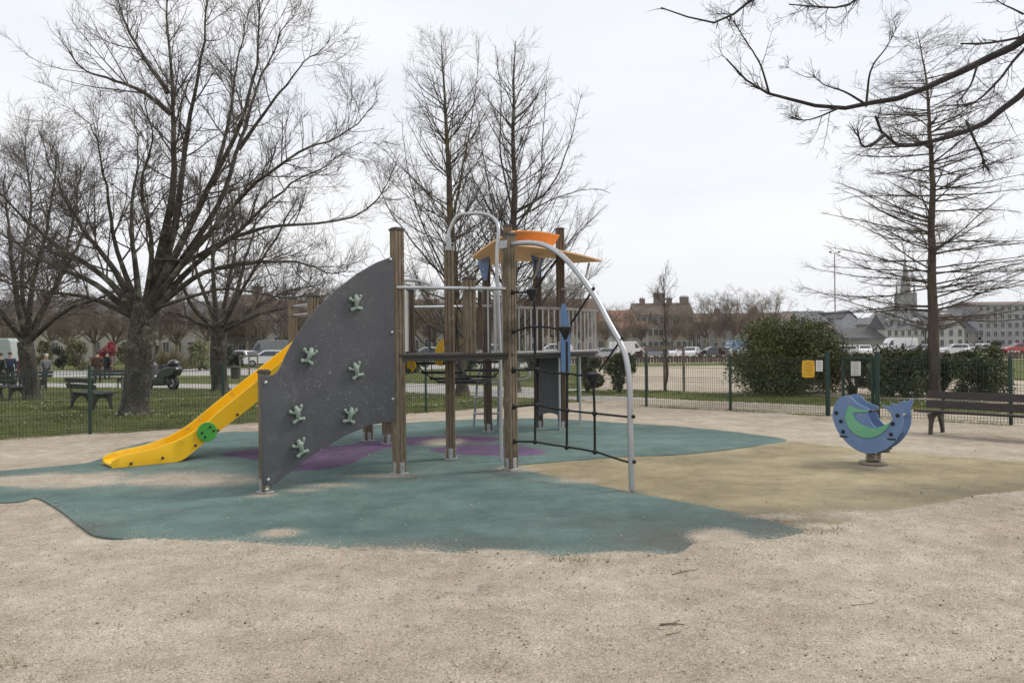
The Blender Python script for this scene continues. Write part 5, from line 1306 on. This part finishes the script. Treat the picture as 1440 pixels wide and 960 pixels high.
def make_car(kind):
    """car along local X (front at +X), origin at ground centre"""
    root = empty('parked_van' if kind == 'van' else 'parked_car', (0, 0, 0), None, 'van' if kind == 'van' else 'car')
    if kind == 'van':
        Lh, Wh = 2.55, .97
        side = [(-2.55, .4), (-2.55, 2.25), (-2.45, 2.42), (1.0, 2.45), (1.35, 2.35), (1.95, 1.42), (2.45, 1.15), (2.58, .8), (2.55, .4)]; belt = 1.35
        wins = [[(1.02, 1.42), (1.02, 2.1), (1.28, 2.1), (1.78, 1.42)]]; wheels = (-1.6, 1.65); wr = .34; wsr = [(1.33, 2.3), (1.93, 1.42)]
    else:
        Lh, Wh = 2.05, .86
        side = [(-2.0, .3), (-2.05, .72), (-1.98, .95), (-1.75, 1.36), (-1.45, 1.46), (.05, 1.48), (.35, 1.42), (1.05, .98), (1.8, .86), (2.02, .7), (2.03, .3)]; belt = .93
        wins = [[(-1.65, .97), (-1.5, 1.34), (-.85, 1.38), (-.85, .97)], [(-.79, .97), (-.79, 1.38), (.08, 1.39), (.28, 1.35), (.82, .97)]]; wheels = (-1.25, 1.28); wr = .31; wsr = [(.37, 1.39), (1.0, .985)]
    b = MB(); n = len(side); rows = []
    def wid(z): return Wh * (1 - .13 * max(0, (z - belt)) / (.55 if kind != 'van' else 3))
    for f in (-1, -.9, .9, 1):
        ins = 1.0 if abs(f) < 1 else .93
        rows.append([(x * (1 if abs(f) < 1 else .985), f * wid(z), z if abs(f) < 1 else z - (.03 if z > belt else 0)) for x, z in side])
    V_ = [p for r_ in rows for p in r_]; F_ = []
    for k in range(3):
        for i in range(n): F_.append((k * n + i, k * n + (i + 1) % n, (k + 1) * n + (i + 1) % n, (k + 1) * n + i))
    F_ += [tuple(range(n)), tuple(3 * n + i for i in range(n))]
    b.add(V_, F_)
    body = b.build('body', PAINT['white'], root, smooth=35)
    for sgn in (-1, 1):
        for wn_ in wins:
            b = MB(); pts = [(x, sgn * (wid(z) * 1.0 + .004), z) for x, z in wn_]; b.prism(pts, (0, sgn * .006, 0)); b.build('side_window', GLASS, root)
    (xa, za), (xb, zb) = wsr; y1, y2 = wid(za) * .86, wid(zb) * .88
    b = MB(); b.prism([(xa + .012, -y1, za + .012), (xa + .012, y1, za + .012), (xb + .012, y2, zb + .012), (xb + .012, -y2, zb + .012)], (.006, 0, .008)); b.build('windscreen', GLASS, root)
    if kind != 'van':
        b = MB(); b.prism([(-1.79, -.62, 1.33), (-1.79, .62, 1.33), (-1.985, .7, 1.0), (-1.985, -.7, 1.0)], (-.01, 0, .006)); b.build('rear_window', GLASS, root)
    for x in wheels:
        for sgn in (-1, 1):
            b = MB(); y = sgn * (Wh - .08); b.tube([(x, y - .1 * sgn, wr), (x, y + .09 * sgn, wr)], wr, 18); wh_ = b.build('wheel', TYRE, root)
            b = MB(); b.tube([(x, y + .08 * sgn, wr), (x, y + .1 * sgn, wr)], wr * .62, 14); b.build('rim', RIM, wh_)
    for sgn in (-1, 1):
        zz = .68 if kind != 'van' else .9
        b = MB(); b.box((side[-2][0] - .06, sgn * Wh * .72, zz), (.14, .3, .14)); b.build('headlight', LAMP, root)
        b = MB(); b.box((-Lh + .05, sgn * Wh * .84, .82 if kind != 'van' else 1.2), (.08, .1, .14 if kind != 'van' else .4)); b.build('tail_light', TAIL, root)
    return root
cp = {'car': make_car('car'), 'van': make_car('van')}; cu = {'car': False, 'van': False}
def car(kind, px, Y_, rz, col, lab, grp, z=None, sc=1.0):
    if not cu[kind]: o = cp[kind]; cu[kind] = True
    else: o = copy_tree(cp[kind])
    p = at(px, 480, Y_); o.location = (p.x, Y_, gz(p.x, Y_) if z is None else z); o.rotation_euler.z = R(rz); o.scale = (sc,) * 3
    for ch in o.children:
        if ch.name.startswith('body'): ch.material_slots[0].link = 'OBJECT'; ch.material_slots[0].material = PAINT[col]
    tag(o, lab, None, grp)
G1, G2, G3 = 'cars parked beyond the sandy field', 'cars parked beyond the hedge', 'cars parked beside the lawn'
for a_ in [('car', 846, 82, 200, 'silver', 'silver car seen left of the net arch'), ('car', 829, 88, 150, 'dark', 'dark car behind the back railing'), ('van', 881, 88, 15, 'white', 'tall white van seen through the net arch'),
           ('car', 919, 76, 170, 'grey', 'mid grey car behind the stake frame'), ('car', 946, 80, 240, 'white', 'white car just right of the young tree'), ('car', 972, 78, 245, 'white', 'white hatchback between the young tree and the dark car'),
           ('car', 1001, 74, 185, 'dark', 'dark grey car in front of the white one, before the big bush'), ('car', 1010, 86, 172, 'white', 'white car behind the dark grey one'), ('van', 1036, 96, 200, 'blue', 'blue van beside the big bush'),
           ('car', 1052, 80, 210, 'silver', 'silver car half hidden by the big bush'), ('car', 900, 92, 95, 'red', 'red car behind the net arch foot')]: car(a_[0], a_[1], a_[2] * 1.42, *a_[3:], G1)
for a_ in [('car', 1186, 86, 200, 'white', 'white car under the lighting mast'), ('car', 1202, 92, 160, 'silver', 'silver car right of the lighting mast'), ('car', 1216, 84, 250, 'white', 'white car behind the cream blossom'), ('van', 1262, 84, 180, 'white', 'long white van below the white houses'), ('car', 1288, 82, 190, 'silver', 'silver car between the white van and the conifer trunk'),
           ('car', 1341, 84, 175, 'white', 'white car right of the conifer trunk'), ('car', 1360, 90, 260, 'red', 'red car right of the conifer, end-on'), ('car', 1379, 80, 195, 'white', 'white car beside the topiary cone'), ('car', 1430, 88, 180, 'red', 'red car below the apartment block'), ('car', 1240, 96, 170, 'dark', 'dark car behind the white van')]: car(a_[0], a_[1], a_[2] * 1.38, *a_[3:], G2)
for a_ in [('car', 375, 72, 200, 'white', 'white car framed between the slide and the stake frame'), ('van', 384, 82, 180, 'grey', 'grey van behind the white car by the slide'), ('car', 331, 76, 160, 'silver', 'silver car right behind the forked tree'), ('car', 600, 70, 185, 'silver', 'silver car seen behind the front tower'), ('car', 690, 72, 180, 'white', 'white car seen through the front railing'), ('car', 775, 74, 188, 'white', 'white car seen through the back railing')]: car(*a_, G3)
# scooter
sc0 = at(227, 540, 33.0); sc0.z = gz(sc0.x, 33)
SCR = empty('motor_scooter', (0, 0, 0), 'black maxi scooter parked behind the big tree trunk', 'scooter')
BLK = PAINT['black']
b = MB()
prof_ = [(-1.02, .72), (-1.05, .84), (-.9, .95), (-.35, .90), (-.05, .76), (.12, .50), (.30, .50), (.42, 1.02), (.56, 1.14), (.72, .98), (.92, .74), (1.02, .62), (.92, .54), (.62, .60), (.5, .26), (.2, .16), (-.4, .18), (-.46, .46), (-.9, .56)]
b.prism([(x, -.2, z) for x, z in prof_], (0, .4, 0)); b.build('fairing', BLK, SCR, smooth=50, bevel=.07, bseg=3)
b = MB(); b.prism([(x, -.15, z) for x, z in [(-.5, .5), (-.2, .62), (.1, .4), (.1, .17), (-.45, .2), (-.72, .24), (-.7, .34)]], (0, .3, 0)); b.build('engine_cover', IRON, SCR, bevel=.04)
b = MB(); b.sphere((-.42, 0, .92), .3, 12, 8, (1.5, .6, .3)); b.build('seat', RUBBERB, SCR)
for x in (-.68, .8):
    b = MB(); b.tube([(x, -.07, .27), (x, .07, .27)], .27, 20); wh_ = b.build('wheel', TYRE, SCR); b = MB(); b.tube([(x, -.075, .28), (x, .075, .28)], .15, 14); b.build('rim', RIM, wh_)
b = MB(); b.prism([(.66, -.2, 1.05), (.66, .2, 1.05), (.5, .15, 1.45), (.5, -.15, 1.45)], (.01, 0, .01)); b.build('windshield', GLASS, SCR)
b = MB(); b.tube([(.5, -.36, 1.08), (.56, 0, 1.1), (.5, .36, 1.08)], .018, 8); b.build('handlebar', RUBBERB, SCR)
b = MB(); b.box((-.86, 0, .74), (.05, .2, .07)); b.build('tail_light', TAIL, SCR)
b = MB(); b.sphere((-.72, 0, 1.02), .22, 12, 8, (.9, 1.1, .75)); b.build('top_box', BLK, SCR)
SCR.location = sc0; SCR.rotation_euler.z = R(152); SCR.scale = (1.05,) * 3
# kiosk trailer at the far left
k0 = at(-2, 510, 48); kz = gz(k0.x, 48)
KI = empty('food_kiosk', (k0.x, 48, kz), 'grey-green food kiosk with a brown arched hatch, next to the picture edge', 'kiosk')
b = MB(); b.prism([(k0.x + x, 47.2, kz + z) for x, z in [(-2.4, .35), (1.35, .35), (1.35, 1.2), (1.2, 2.35), (1.05, 2.5), (-2.2, 2.5), (-2.4, 2.3)]], (0, 1.9, 0)); b.build('body', mat('kiosk_paint', (.30, .33, .31), (.36, .39, .37), .4, 2), KI, bevel=.05)
b = MB(); b.prism([(k0.x + x, 47.17, kz + z) for x, z in [(-1.6, .9), (.55, .9), (.55, 1.85), (.4, 2.1), (-1.5, 2.1), (-1.6, 2.0)]], (0, .02, 0)); b.build('hatch', mat('kiosk_hatch', (.20, .07, .03), (.28, .11, .05), .6, 2), KI)
for x in (-1.4, .6):
    b = MB(); b.tube([(k0.x + x, 47.15, kz + .33), (k0.x + x, 47.4, kz + .33)], .33, 16); b.build('wheel', TYRE, KI)

# ------------------------------------------------------------------ people
SKIN = mat('skin', (.5, .32, .23), (.45, .28, .2), .6, 8)
def cloth(n, c): return mat(n, c, tuple(x * .75 for x in c), .9, 6, bump=.2)
def skin_obj(name, verts, edges, rad, m, parent, sub=2):
    me = bpy.data.meshes.new(name); off = woff(parent); me.from_pydata([Vector(v) - off for v in verts], edges, []); o = link(name, me, m, parent)
    s = o.modifiers.new('skin', 'SKIN'); s.use_smooth_shade = True
    for i, r_ in enumerate(rad):
        d = me.skin_vertices[0].data[i]; d.radius = (r_, r_) if not isinstance(r_, tuple) else r_
        d.use_root = (i == 0)
    ss = o.modifiers.new('subsurf', 'SUBSURF'); ss.levels = sub; ss.render_levels = sub
    return o
def person(px, Y_, h, rz, top, legs, hair, label, lean=0.0, arm=0.0, stride=.1, coat=False):
    p = at(px, 480, Y_); root = empty('person', (0, 0, 0), label, 'person', 'people by the lawn')
    s = h / 1.72
    def T(x, y, z):
        y2 = y - max(0, z - .9) * lean; return Vector((x * s, y2 * s, (z - max(0, z - .9) * lean * .25) * s))
    j = [T(0, 0, .94), T(0, .0, 1.12), T(0, 0, 1.36), T(0, -.01, 1.47), T(0, -.02, 1.54), T(0, -.035, 1.64), T(-.09, 0, .9), T(-.10, -stride, .5), T(-.10, -stride * .6, .08), T(-.10, -stride * .6 - .14, .035),
         T(.09, 0, .9), T(.10, stride * .5, .5), T(.10, stride, .08), T(.10, stride - .14, .035), T(-.19, 0, 1.38), T(-.25, .02 - arm * .1, 1.12), T(-.25, -.06 - arm * .22, .9), T(-.25, -.09 - arm * .26, .8), T(.19, 0, 1.38), T(.25, .02 - arm * .1, 1.12), T(.25, -.06 - arm * .22, .9), T(.25, -.09 - arm * .26, .8)]
    e = [(0, 1), (1, 2), (2, 3), (3, 4), (4, 5), (0, 6), (6, 7), (7, 8), (8, 9), (0, 10), (10, 11), (11, 12), (12, 13), (2, 14), (14, 15), (15, 16), (16, 17), (2, 18), (18, 19), (19, 20), (20, 21)]
    r_ = [.13, .12, .13, .055, .075, .09, .08, .055, .04, .035, .08, .055, .04, .035, .055, .042, .032, .035, .055, .042, .032, .035]
    skin_obj('body', j, e, [x * s for x in r_], SKIN, root)
    tj = [j[0] + Vector((0, 0, -.06 * s)), j[1], j[2], T(0, -.005, 1.44), j[14], j[15], j[16], j[18], j[19], j[20]]
    skin_obj('coat' if coat else 'top', tj, [(0, 1), (1, 2), (2, 3), (2, 4), (4, 5), (5, 6), (2, 7), (7, 8), (8, 9)], [x * s for x in (.165, .16, .165, .10, .082, .064, .052, .082, .064, .052)], top, root)
    if coat:
        b = MB(); b.tube([j[0] + Vector((0, 0, .05 * s)), T(0, 0, .7), T(0, 0, .42)], [.16 * s, .19 * s, .2 * s], 12); b.build('coat_skirt', top, root)
    skin_obj('trousers', [j[0], j[6], j[7], j[8], j[10], j[11], j[12]], [(0, 1), (1, 2), (2, 3), (0, 4), (4, 5), (5, 6)], [x * s for x in (.15, .105, .078, .065, .105, .078, .065)], legs, root)
    for k in (8, 12):
        b = MB(); b.sphere(j[k] + Vector((0, -.06 * s, -.035 * s)), .06 * s, 10, 6, (.8, 2.1, .75)); b.build('shoe', RUBBERB, root)
    b = MB(); b.sphere(j[5] + Vector((0, .028 * s, .03 * s)), .1 * s, 12, 8, (.9, .95, .98)); b.build('hair', hair, root)
    b = MB(); b.sphere(j[5] + Vector((0, -.1 * s, -.02 * s)), .02 * s, 8, 5, (.7, 1, 1.1)); b.build('nose', SKIN, root)
    root.location = (p.x, Y_, gz(p.x, Y_)); root.rotation_euler.z = R(rz)
    return root
GREYH = mat('grey_hair', (.55, .53, .5), (.45, .43, .4), .8, 20); DARKH = mat('dark_hair', (.03, .022, .018), (.05, .04, .03), .7, 20)
JEANS = cloth('dark_trousers', (.035, .04, .055)); BLACKC = cloth('black_cloth', (.02, .02, .022))
person(62, 37.5, 1.6, 60, cloth('grey_jumper', (.19, .19, .21)), JEANS, GREYH, 'white-haired person in a grey jumper bending slightly beside the bench', lean=.25, arm=.5)
person(28, 38.5, 1.55, 80, cloth('maroon_jacket', (.13, .035, .035)), JEANS, GREYH, 'grey-haired person in a maroon jacket beside the bench', lean=.15, arm=.3)
person(14, 38.0, 1.66, 30, cloth('navy_vest', (.03, .04, .075)), BLACKC, DARKH, 'person in a navy vest standing before the kiosk hatch')
person(1, 37.0, 1.62, -20, cloth('dark_green_coat', (.035, .045, .04)), BLACKC, DARKH, 'person in a dark green coat, partly cut by the picture edge')
person(137, 42.0, 1.66, 200, cloth('brown_coat', (.075, .04, .025)), BLACKC, DARKH, 'person in a long brown coat standing behind the far bench', coat=True)
person(150, 47.0, 1.62, 160, BLACKC, BLACKC, DARKH, 'person dressed in black next to the crimson shrub')

# ------------------------------------------------------------------ street furniture
b = MB(); bp0 = at(331, 523, 46); zb_ = gz(bp0.x, 46)
BN = empty('litter_bin', (bp0.x, 46, zb_), 'dark litter bin beside the forked tree', 'bin')
b.tube([(bp0.x, 46, zb_), (bp0.x, 46, zb_ + .62), (bp0.x, 46, zb_ + .66)], [.25, .28, .29], 16); b.build('drum', IRON, BN)
b = MB(); b.tube([(bp0.x, 46, zb_ + .66), (bp0.x, 46, zb_ + .72)], [.3, .22], 16); b.build('lid', CAPM, BN)
lm0 = at(1175, 490, 100)
LM = empty('lighting_mast', (lm0.x, 100, 0), 'tall thin lighting mast rising behind the big bush', 'lamp post')
zt = at(1175, 356, 100).z
b = MB(); b.tube([(lm0.x, 100, 0), (lm0.x, 100, zt * .5), (lm0.x, 100, zt)], [.09, .075, .055], 10); b.build('mast', mat('mast_grey', (.2, .2, .21), (.25, .25, .26), .5, 3), LM)
b = MB(); b.bar((lm0.x - .6, 100, zt), (lm0.x + .6, 100, zt), .05, .05); b.build('crossbar', IRON, LM)
for sx in (-.55, .55):
    b = MB(); b.box((lm0.x + sx, 99.9, zt + .15), (.28, .2, .16)); b.build('lamp_head', IRON, LM)
# low timber barrier beyond the field
TB = empty('timber_barrier', (18, 58, -.03), 'low brown timber barrier in front of the parked cars', 'barrier')
b = MB()
for k in range(220): b.box((3.0 + k * .205, 58 + .05 * math.sin(k), .2), (.17, .05, .5 + .07 * math.sin(k * 2.3) + .05 * math.sin(k * 7.7)))
pl_ = b.build('paling', mat('old_paling', (.075, .055, .04), (.15, .115, .085), .9, 3), TB)
b = MB(); b.bar((3, 58.12, .34), (48, 58.12, .34), .05, .08); b.build('rail', STK, TB)
for px, lab in ((822, 'reddish low bush beyond the field, behind the back railing'), (899, 'reddish low bush next to the arch foot'), (988, 'reddish low bush before the white cars'), (1015, 'reddish low bush closest to the big bush')):
    sh(px, 500, 487, 15, 61, .5, lab, leafmat('russet_leaf', (.07, .03, .022), (.15, .07, .045)), 700, .06, px, stem=False, lobes=6)

# ------------------------------------------------------------------ buildings
FRAME = mat('window_frame', (.5, .49, .46), (.42, .41, .39), .6, 3)
WPANE = mat('window_glass', (.035, .04, .045), (.06, .065, .07), .15, 1, spec=.6)
def window_mesh(w_, h_):
    b = MB(); t = .09
    b.mi = 0
    for sx in (-1, 1): b.box((sx * (w_ / 2 - t / 2), -.05, 0), (t, .12, h_))
    for sz in (-1, 1): b.box((0, -.05, sz * (h_ / 2 - t / 2)), (w_ - 2 * t - .004, .12, t))
    b.box((0, -.04, 0), (.05, .07, h_ - 2 * t - .004))
    b.mi = 1; b.box((0, -.012, 0), (w_ - .02, .02, h_ - .02))
    return b
ROOFC = {}
def building(label, x0, x1, Y_, eave, ridge, wall, roof, floors, cols, name='house', depth=9, hip=.0, chim=(), win=(1.0, 1.6), dormers=0, gable_front=False, ground=None, lbl_cat='building'):
    A_, B_ = at(x0, eave, Y_), at(x1, eave, Y_); g = ground if ground is not None else gz((A_.x + B_.x) / 2, Y_)
    ze = at((x0 + x1) / 2, eave, Y_).z; zr_ = at((x0 + x1) / 2, ridge, Y_ + depth / 2).z
    root = empty(name, ((A_.x + B_.x) / 2, Y_ + depth / 2, g), label, lbl_cat)
    W_ = B_.x - A_.x; xm = (A_.x + B_.x) / 2
    b = MB()
    if gable_front: b.prism([(A_.x, Y_, g - .3), (B_.x, Y_, g - .3), (B_.x, Y_, ze), (xm, Y_, zr_ - .1), (A_.x, Y_, ze)], (0, depth, 0))
    else: b.box((xm, Y_ + depth / 2, (ze + g - .3) / 2), (W_, depth, ze - g + .3))
    if not gable_front: b.box((xm, Y_ - .1, ze - .15), (W_ + .3, .3, .25))
    b.build('wall', wall, root)
    b = MB(); o = .35
    if gable_front:
        for s_ in (-1, 1):
            b.prism([(xm, Y_ - o, zr_), (xm + s_ * (W_ / 2 + o), Y_ - o, ze - .1), (xm + s_ * (W_ / 2 + o), Y_ - o, ze + .12), (xm, Y_ - o, zr_ + .25)], (0, depth + 2 * o, 0))
    else:
        x_a, x_b = A_.x - o, B_.x + o; y_a, y_b = Y_ - o, Y_ + depth + o; h_ = hip * W_; ym = Y_ + depth / 2; zz = ze + .01
        b.add([(x_a, y_a, zz), (x_b, y_a, zz), (x_b, y_b, zz), (x_a, y_b, zz), (x_a + h_, ym, zr_), (x_b - h_, ym, zr_)], [(0, 1, 5, 4), (1, 2, 5), (2, 3, 4, 5), (3, 0, 4), (3, 2, 1, 0)])
    rf = b.build('roof', roof, root, smooth=0)
    for px in chim:
        px, cw, chh = px if isinstance(px, tuple) else (px, 1.2, 1.5)
        p = at(px, ridge, Y_ + depth * .45); b = MB(); b.box((p.x, Y_ + depth * .45, zr_ + chh / 2 - 1.2), (cw, .9, chh + 1.2)); b.box((p.x, Y_ + depth * .45, zr_ + chh - .55), (cw + .15, 1.05, .2))
        for k in np.arange(-cw / 2 + .3, cw / 2 - .1, .42): b.tube([(p.x + k, Y_ + depth * .45, zr_ + chh - .5), (p.x + k, Y_ + depth * .45, zr_ + chh - .1)], .12, 6)
        b.build('chimney', CHIM, rf)
    if floors:
        src = None
        for f in range(floors):
            for c in range(cols):
                xx = A_.x + W_ * (c + .5) / cols; zz = g + (ze - g) * (f + .55) / floors
                if src is None: src = window_mesh(*win).build('window', [FRAME, WPANE], None); o_ = src; o_.parent = root
                else: o_ = src.copy(); COL.objects.link(o_); o_.parent = root
                o_.location = Vector((xx, Y_, zz)) - Vector(root.location)
    for k in range(dormers):
        xx = A_.x + W_ * (k + .5) / dormers; b = MB(); zz = ze + (zr_ - ze) * .42
        b.prism([(xx - .6, Y_ + .6, zz - .6), (xx + .6, Y_ + .6, zz - .6), (xx + .6, Y_ + .6, zz + .5), (xx, Y_ + .6, zz + 1.0), (xx - .6, Y_ + .6, zz + .5)], (0, 3.0, 0)); b.mi = 1; b.box((xx, Y_ + .59, zz - .05), (.8, .04, .9))
        b.build('dormer', [wall, WPANE], rf)
    return root
CREAM = mat('cream_render', (.27, .245, .195), (.35, .32, .26), .85, .35, spots=[((.25, .225, .185), .9, .58, .75)])
STONE = mat('grey_stone', (.20, .19, .17), (.28, .265, .24), .85, .5)
PALE = mat('pale_render', (.46, .45, .42), (.54, .53, .5), .85, .4)
CREAML = mat('light_cream_render', (.38, .35, .285), (.46, .43, .365), .85, .35)
TERRA = mat('terracotta_tiles', (.20, .10, .065), (.28, .15, .10), .85, .6, stretch=(1, 1, 3))
SLATE = mat('slate_roof', (.075, .078, .085), (.12, .12, .125), .7, .8)
BROWNR = mat('brown_roof', (.12, .085, .065), (.17, .125, .10), .85, .6)
CHIM = mat('brick_chimney', (.16, .125, .105), (.22, .175, .15), .9, 2)
AWN = mat('yellow_awning', (.55, .38, .05), (.5, .33, .04), .8, 3)
building('long cream terrace behind the bushes, left of the forked tree', -90, 205, 112, 438, 422, CREAML, SLATE, 2, 15, 'terrace', chim=(60,))
building('cream terrace behind the round variegated bush', 207, 312, 110, 440, 424, CREAML, SLATE, 2, 6, 'terrace', chim=())
hb = building('stone house with yellow awnings behind the parked cars', 314, 366, 106, 430, 414, STONE, BROWNR, 3, 3, 'house', chim=(362,))
for px in (336, 352):
    p = at(px, 468, 105.9); b = MB(); b.prism([(p.x - .6, 105.85, p.z + .45), (p.x - .6, 105.2, p.z), (p.x - .6, 105.2, p.z - .25), (p.x - .6, 105.85, p.z - .1)], (1.2, 0, 0)); b.build('awning', AWN, hb)
building('grey stone terrace behind the grey van', 368, 470, 116, 440, 422, STONE, BROWNR, 2, 6, 'terrace', chim=())
building('small white house behind the grey van', 384, 412, 101, 462, 448, PALE, SLATE, 1, 2, 'house')
building('cream terrace hidden behind the climbing wall panel', 472, 610, 114, 440, 422, CREAM, BROWNR, 2, 8, 'terrace', chim=(540,))
building('grey terrace seen through the front tower', 612, 742, 112, 442, 425, STONE, BROWNR, 2, 8, 'terrace', chim=())
building('cream house seen through the back tower railing', 744, 838, 116, 436, 420, CREAM, BROWNR, 3, 6, 'house', chim=())
building('beige house with a red tiled roof left of the chimneys', 839, 892, 172, 452, 436, CREAM, TERRA, 2, 5, 'house')
building('low cream house under the red roof, behind the net arch', 858, 912, 166, 462, 452, PALE, TERRA, 2, 4, 'house', depth=6)
building('tall cream block with a brown roof and brick chimney stacks', 894, 974, 184, 442, 426, CREAM, BROWNR, 3, 10, 'house', chim=(903, (927, 2.6, 2.7), (941, 1.2, 1.6), (962, 2.0, 1.8)), win=(1.1, 1.7))
building('long grey-brown terrace behind the street trees, beside the big bush', 976, 1120, 188, 452, 440, STONE, BROWNR, 3, 12, 'terrace', chim=(1008, 1060), win=(1.1, 1.7))
building('grey warehouse with a pale gable behind the big bush', 1130, 1186, 210, 452, 437, mat('grey_cladding', (.30, .30, .30), (.36, .36, .36), .7, .5), SLATE, 0, 0, 'warehouse', depth=30)
building('pale warehouse gable end beside the lighting mast', 1184, 1203, 204, 447, 440, mat('pale_cladding', (.40, .41, .43), (.46, .47, .49), .7, .5), SLATE, 0, 0, 'warehouse', gable_front=True, depth=30)
building('low dark-roofed shed right of the lighting mast', 1190, 1248, 190, 475, 461, STONE, mat('black_roof', (.06, .055, .055), (.09, .085, .085), .8, .6), 0, 0, 'shed', depth=14)
building('white house with dormers below the church spire', 1246, 1302, 190, 462, 440, PALE, SLATE, 2, 6, 'house', dormers=3, win=(.9, 1.4))
building('white gabled house right of the conifer trunk', 1318, 1356, 187, 462, 444, PALE, BROWNR, 2, 3, 'house', gable_front=True, depth=16)
building('white house with a slate roof far behind the conifer', 1300, 1345, 190, 452, 436, PALE, SLATE, 2, 5, 'house', dormers=2)
building('grey apartment block with a brown top, by the picture edge', 1374, 1475, 200, 428, 424, mat('grey_render', (.30, .30, .31), (.38, .38, .39), .85, .4), BROWNR, 5, 10, 'apartment_block', win=(1.1, 1.4), depth=14)
building('small stone house beside the apartment block', 1352, 1380, 200, 466, 452, STONE, SLATE, 2, 2, 'house')
for k, (x0, x1, e, r_, Y_, m_, rf_, lab) in enumerate([(1150, 1180, 462, 455, 200, CREAM, BROWNR, 'far cream house behind the warehouse'), (1203, 1228, 456, 447, 230, STONE, SLATE, 'far stone house left of the spire'), (1226, 1252, 454, 446, 260, CREAM, SLATE, 'far cream house just left of the spire'), (1284, 1320, 452, 442, 250, STONE, SLATE, 'far stone house right of the spire'), (1345, 1376, 450, 440, 240, PALE, SLATE, 'far pale house left of the apartment block')]):
    building(lab, x0, x1, Y_, e, r_, m_, rf_, 2, 4, 'house', dormers=0)
# church
Ych = 420.0
ch0 = at(1274, 480, Ych); CHS = mat('church_stone', (.25, .245, .235), (.34, .33, .31), .9, .12)
CHU = empty('church', (ch0.x, Ych, 0), 'grey stone church with a tall pointed spire in the distance', 'church')
tw_ = 18 / FPX * Ych; z1 = at(1274, 412, Ych).z; z2 = at(1273, 358, Ych).z
b = MB(); b.box((ch0.x, Ych, z1 / 2), (tw_, tw_, z1))
for sx in (-1, 1):
    for sy in (-1, 1):
        for k, zz in ((.55, z1), (.8, z1 * .55)): b.box((ch0.x + sx * tw_ * .5, Ych + sy * tw_ * .5, zz / 2), (1.5 * k + .5, 1.5 * k + .5, zz))
for z in (z1 * .45, z1 * .72, z1 - .3): b.box((ch0.x, Ych, z), (tw_ + .8, tw_ + .8, .6))
b.build('tower', CHS, CHU)
b = MB(); b.tube([(ch0.x, Ych, z1), (ch0.x, Ych, z1 + (z2 - z1) * .5), (ch0.x, Ych, z2)], [tw_ * .42, tw_ * .2, .12], 8); b.build('spire', CHS, CHU, smooth=0)
for sx in (-1, 1):
    for sy in (-1, 1):
        b = MB(); xx, yy = ch0.x + sx * tw_ * .46, Ych + sy * tw_ * .46; b.tube([(xx, yy, z1), (xx, yy, z1 + 2.2), (xx, yy, z1 + 5.5)], [.55, .5, .05], 6); b.build('pinnacle', CHS, CHU, smooth=0)
for k in (-1, 1):
    b = MB(); b.prism([(ch0.x + k * tw_ * .2 + x, Ych - tw_ / 2 - .05, z1 * .52 + z) for x, z in ((-.7, 0), (.7, 0), (.7, 5), (0, 6.4), (-.7, 5))], (0, .04, 0)); b.build('belfry_opening', WPANE, CHU)
b = MB(); b.prism([(ch0.x - 2, Ych + tw_ / 2, 0), (ch0.x + 2 + 12, Ych + tw_ / 2, 0), (ch0.x + 14, Ych + tw_ / 2, 12), (ch0.x + 6, Ych + tw_ / 2, 19), (ch0.x - 2, Ych + tw_ / 2, 12)], (0, 40, 0)); b.build('nave', CHS, CHU, smooth=0)

# ------------------------------------------------------------------ hazy air
hb_ = MB(); hb_.box((0, 420, 24), (1290, 990, 54))
hz = hb_.build('haze', bpy.data.materials.new('hazy_air'), None, smooth=0); tag(hz, 'thin pale haze in the air over the whole place', None, None, 'stuff')
m = hz.data.materials[0]; nt, N, L = nodes(m); N.remove(N['Principled BSDF'])
pv = N.new('ShaderNodeVolumePrincipled'); pv.inputs['Density'].default_value = HAZE; pv.inputs['Color'].default_value = (.9, .92, .95, 1); pv.inputs['Anisotropy'].default_value = .0
L.new(pv.outputs[0], N['Material Output'].inputs['Volume'])
scene.cycles.volume_bounces = 0
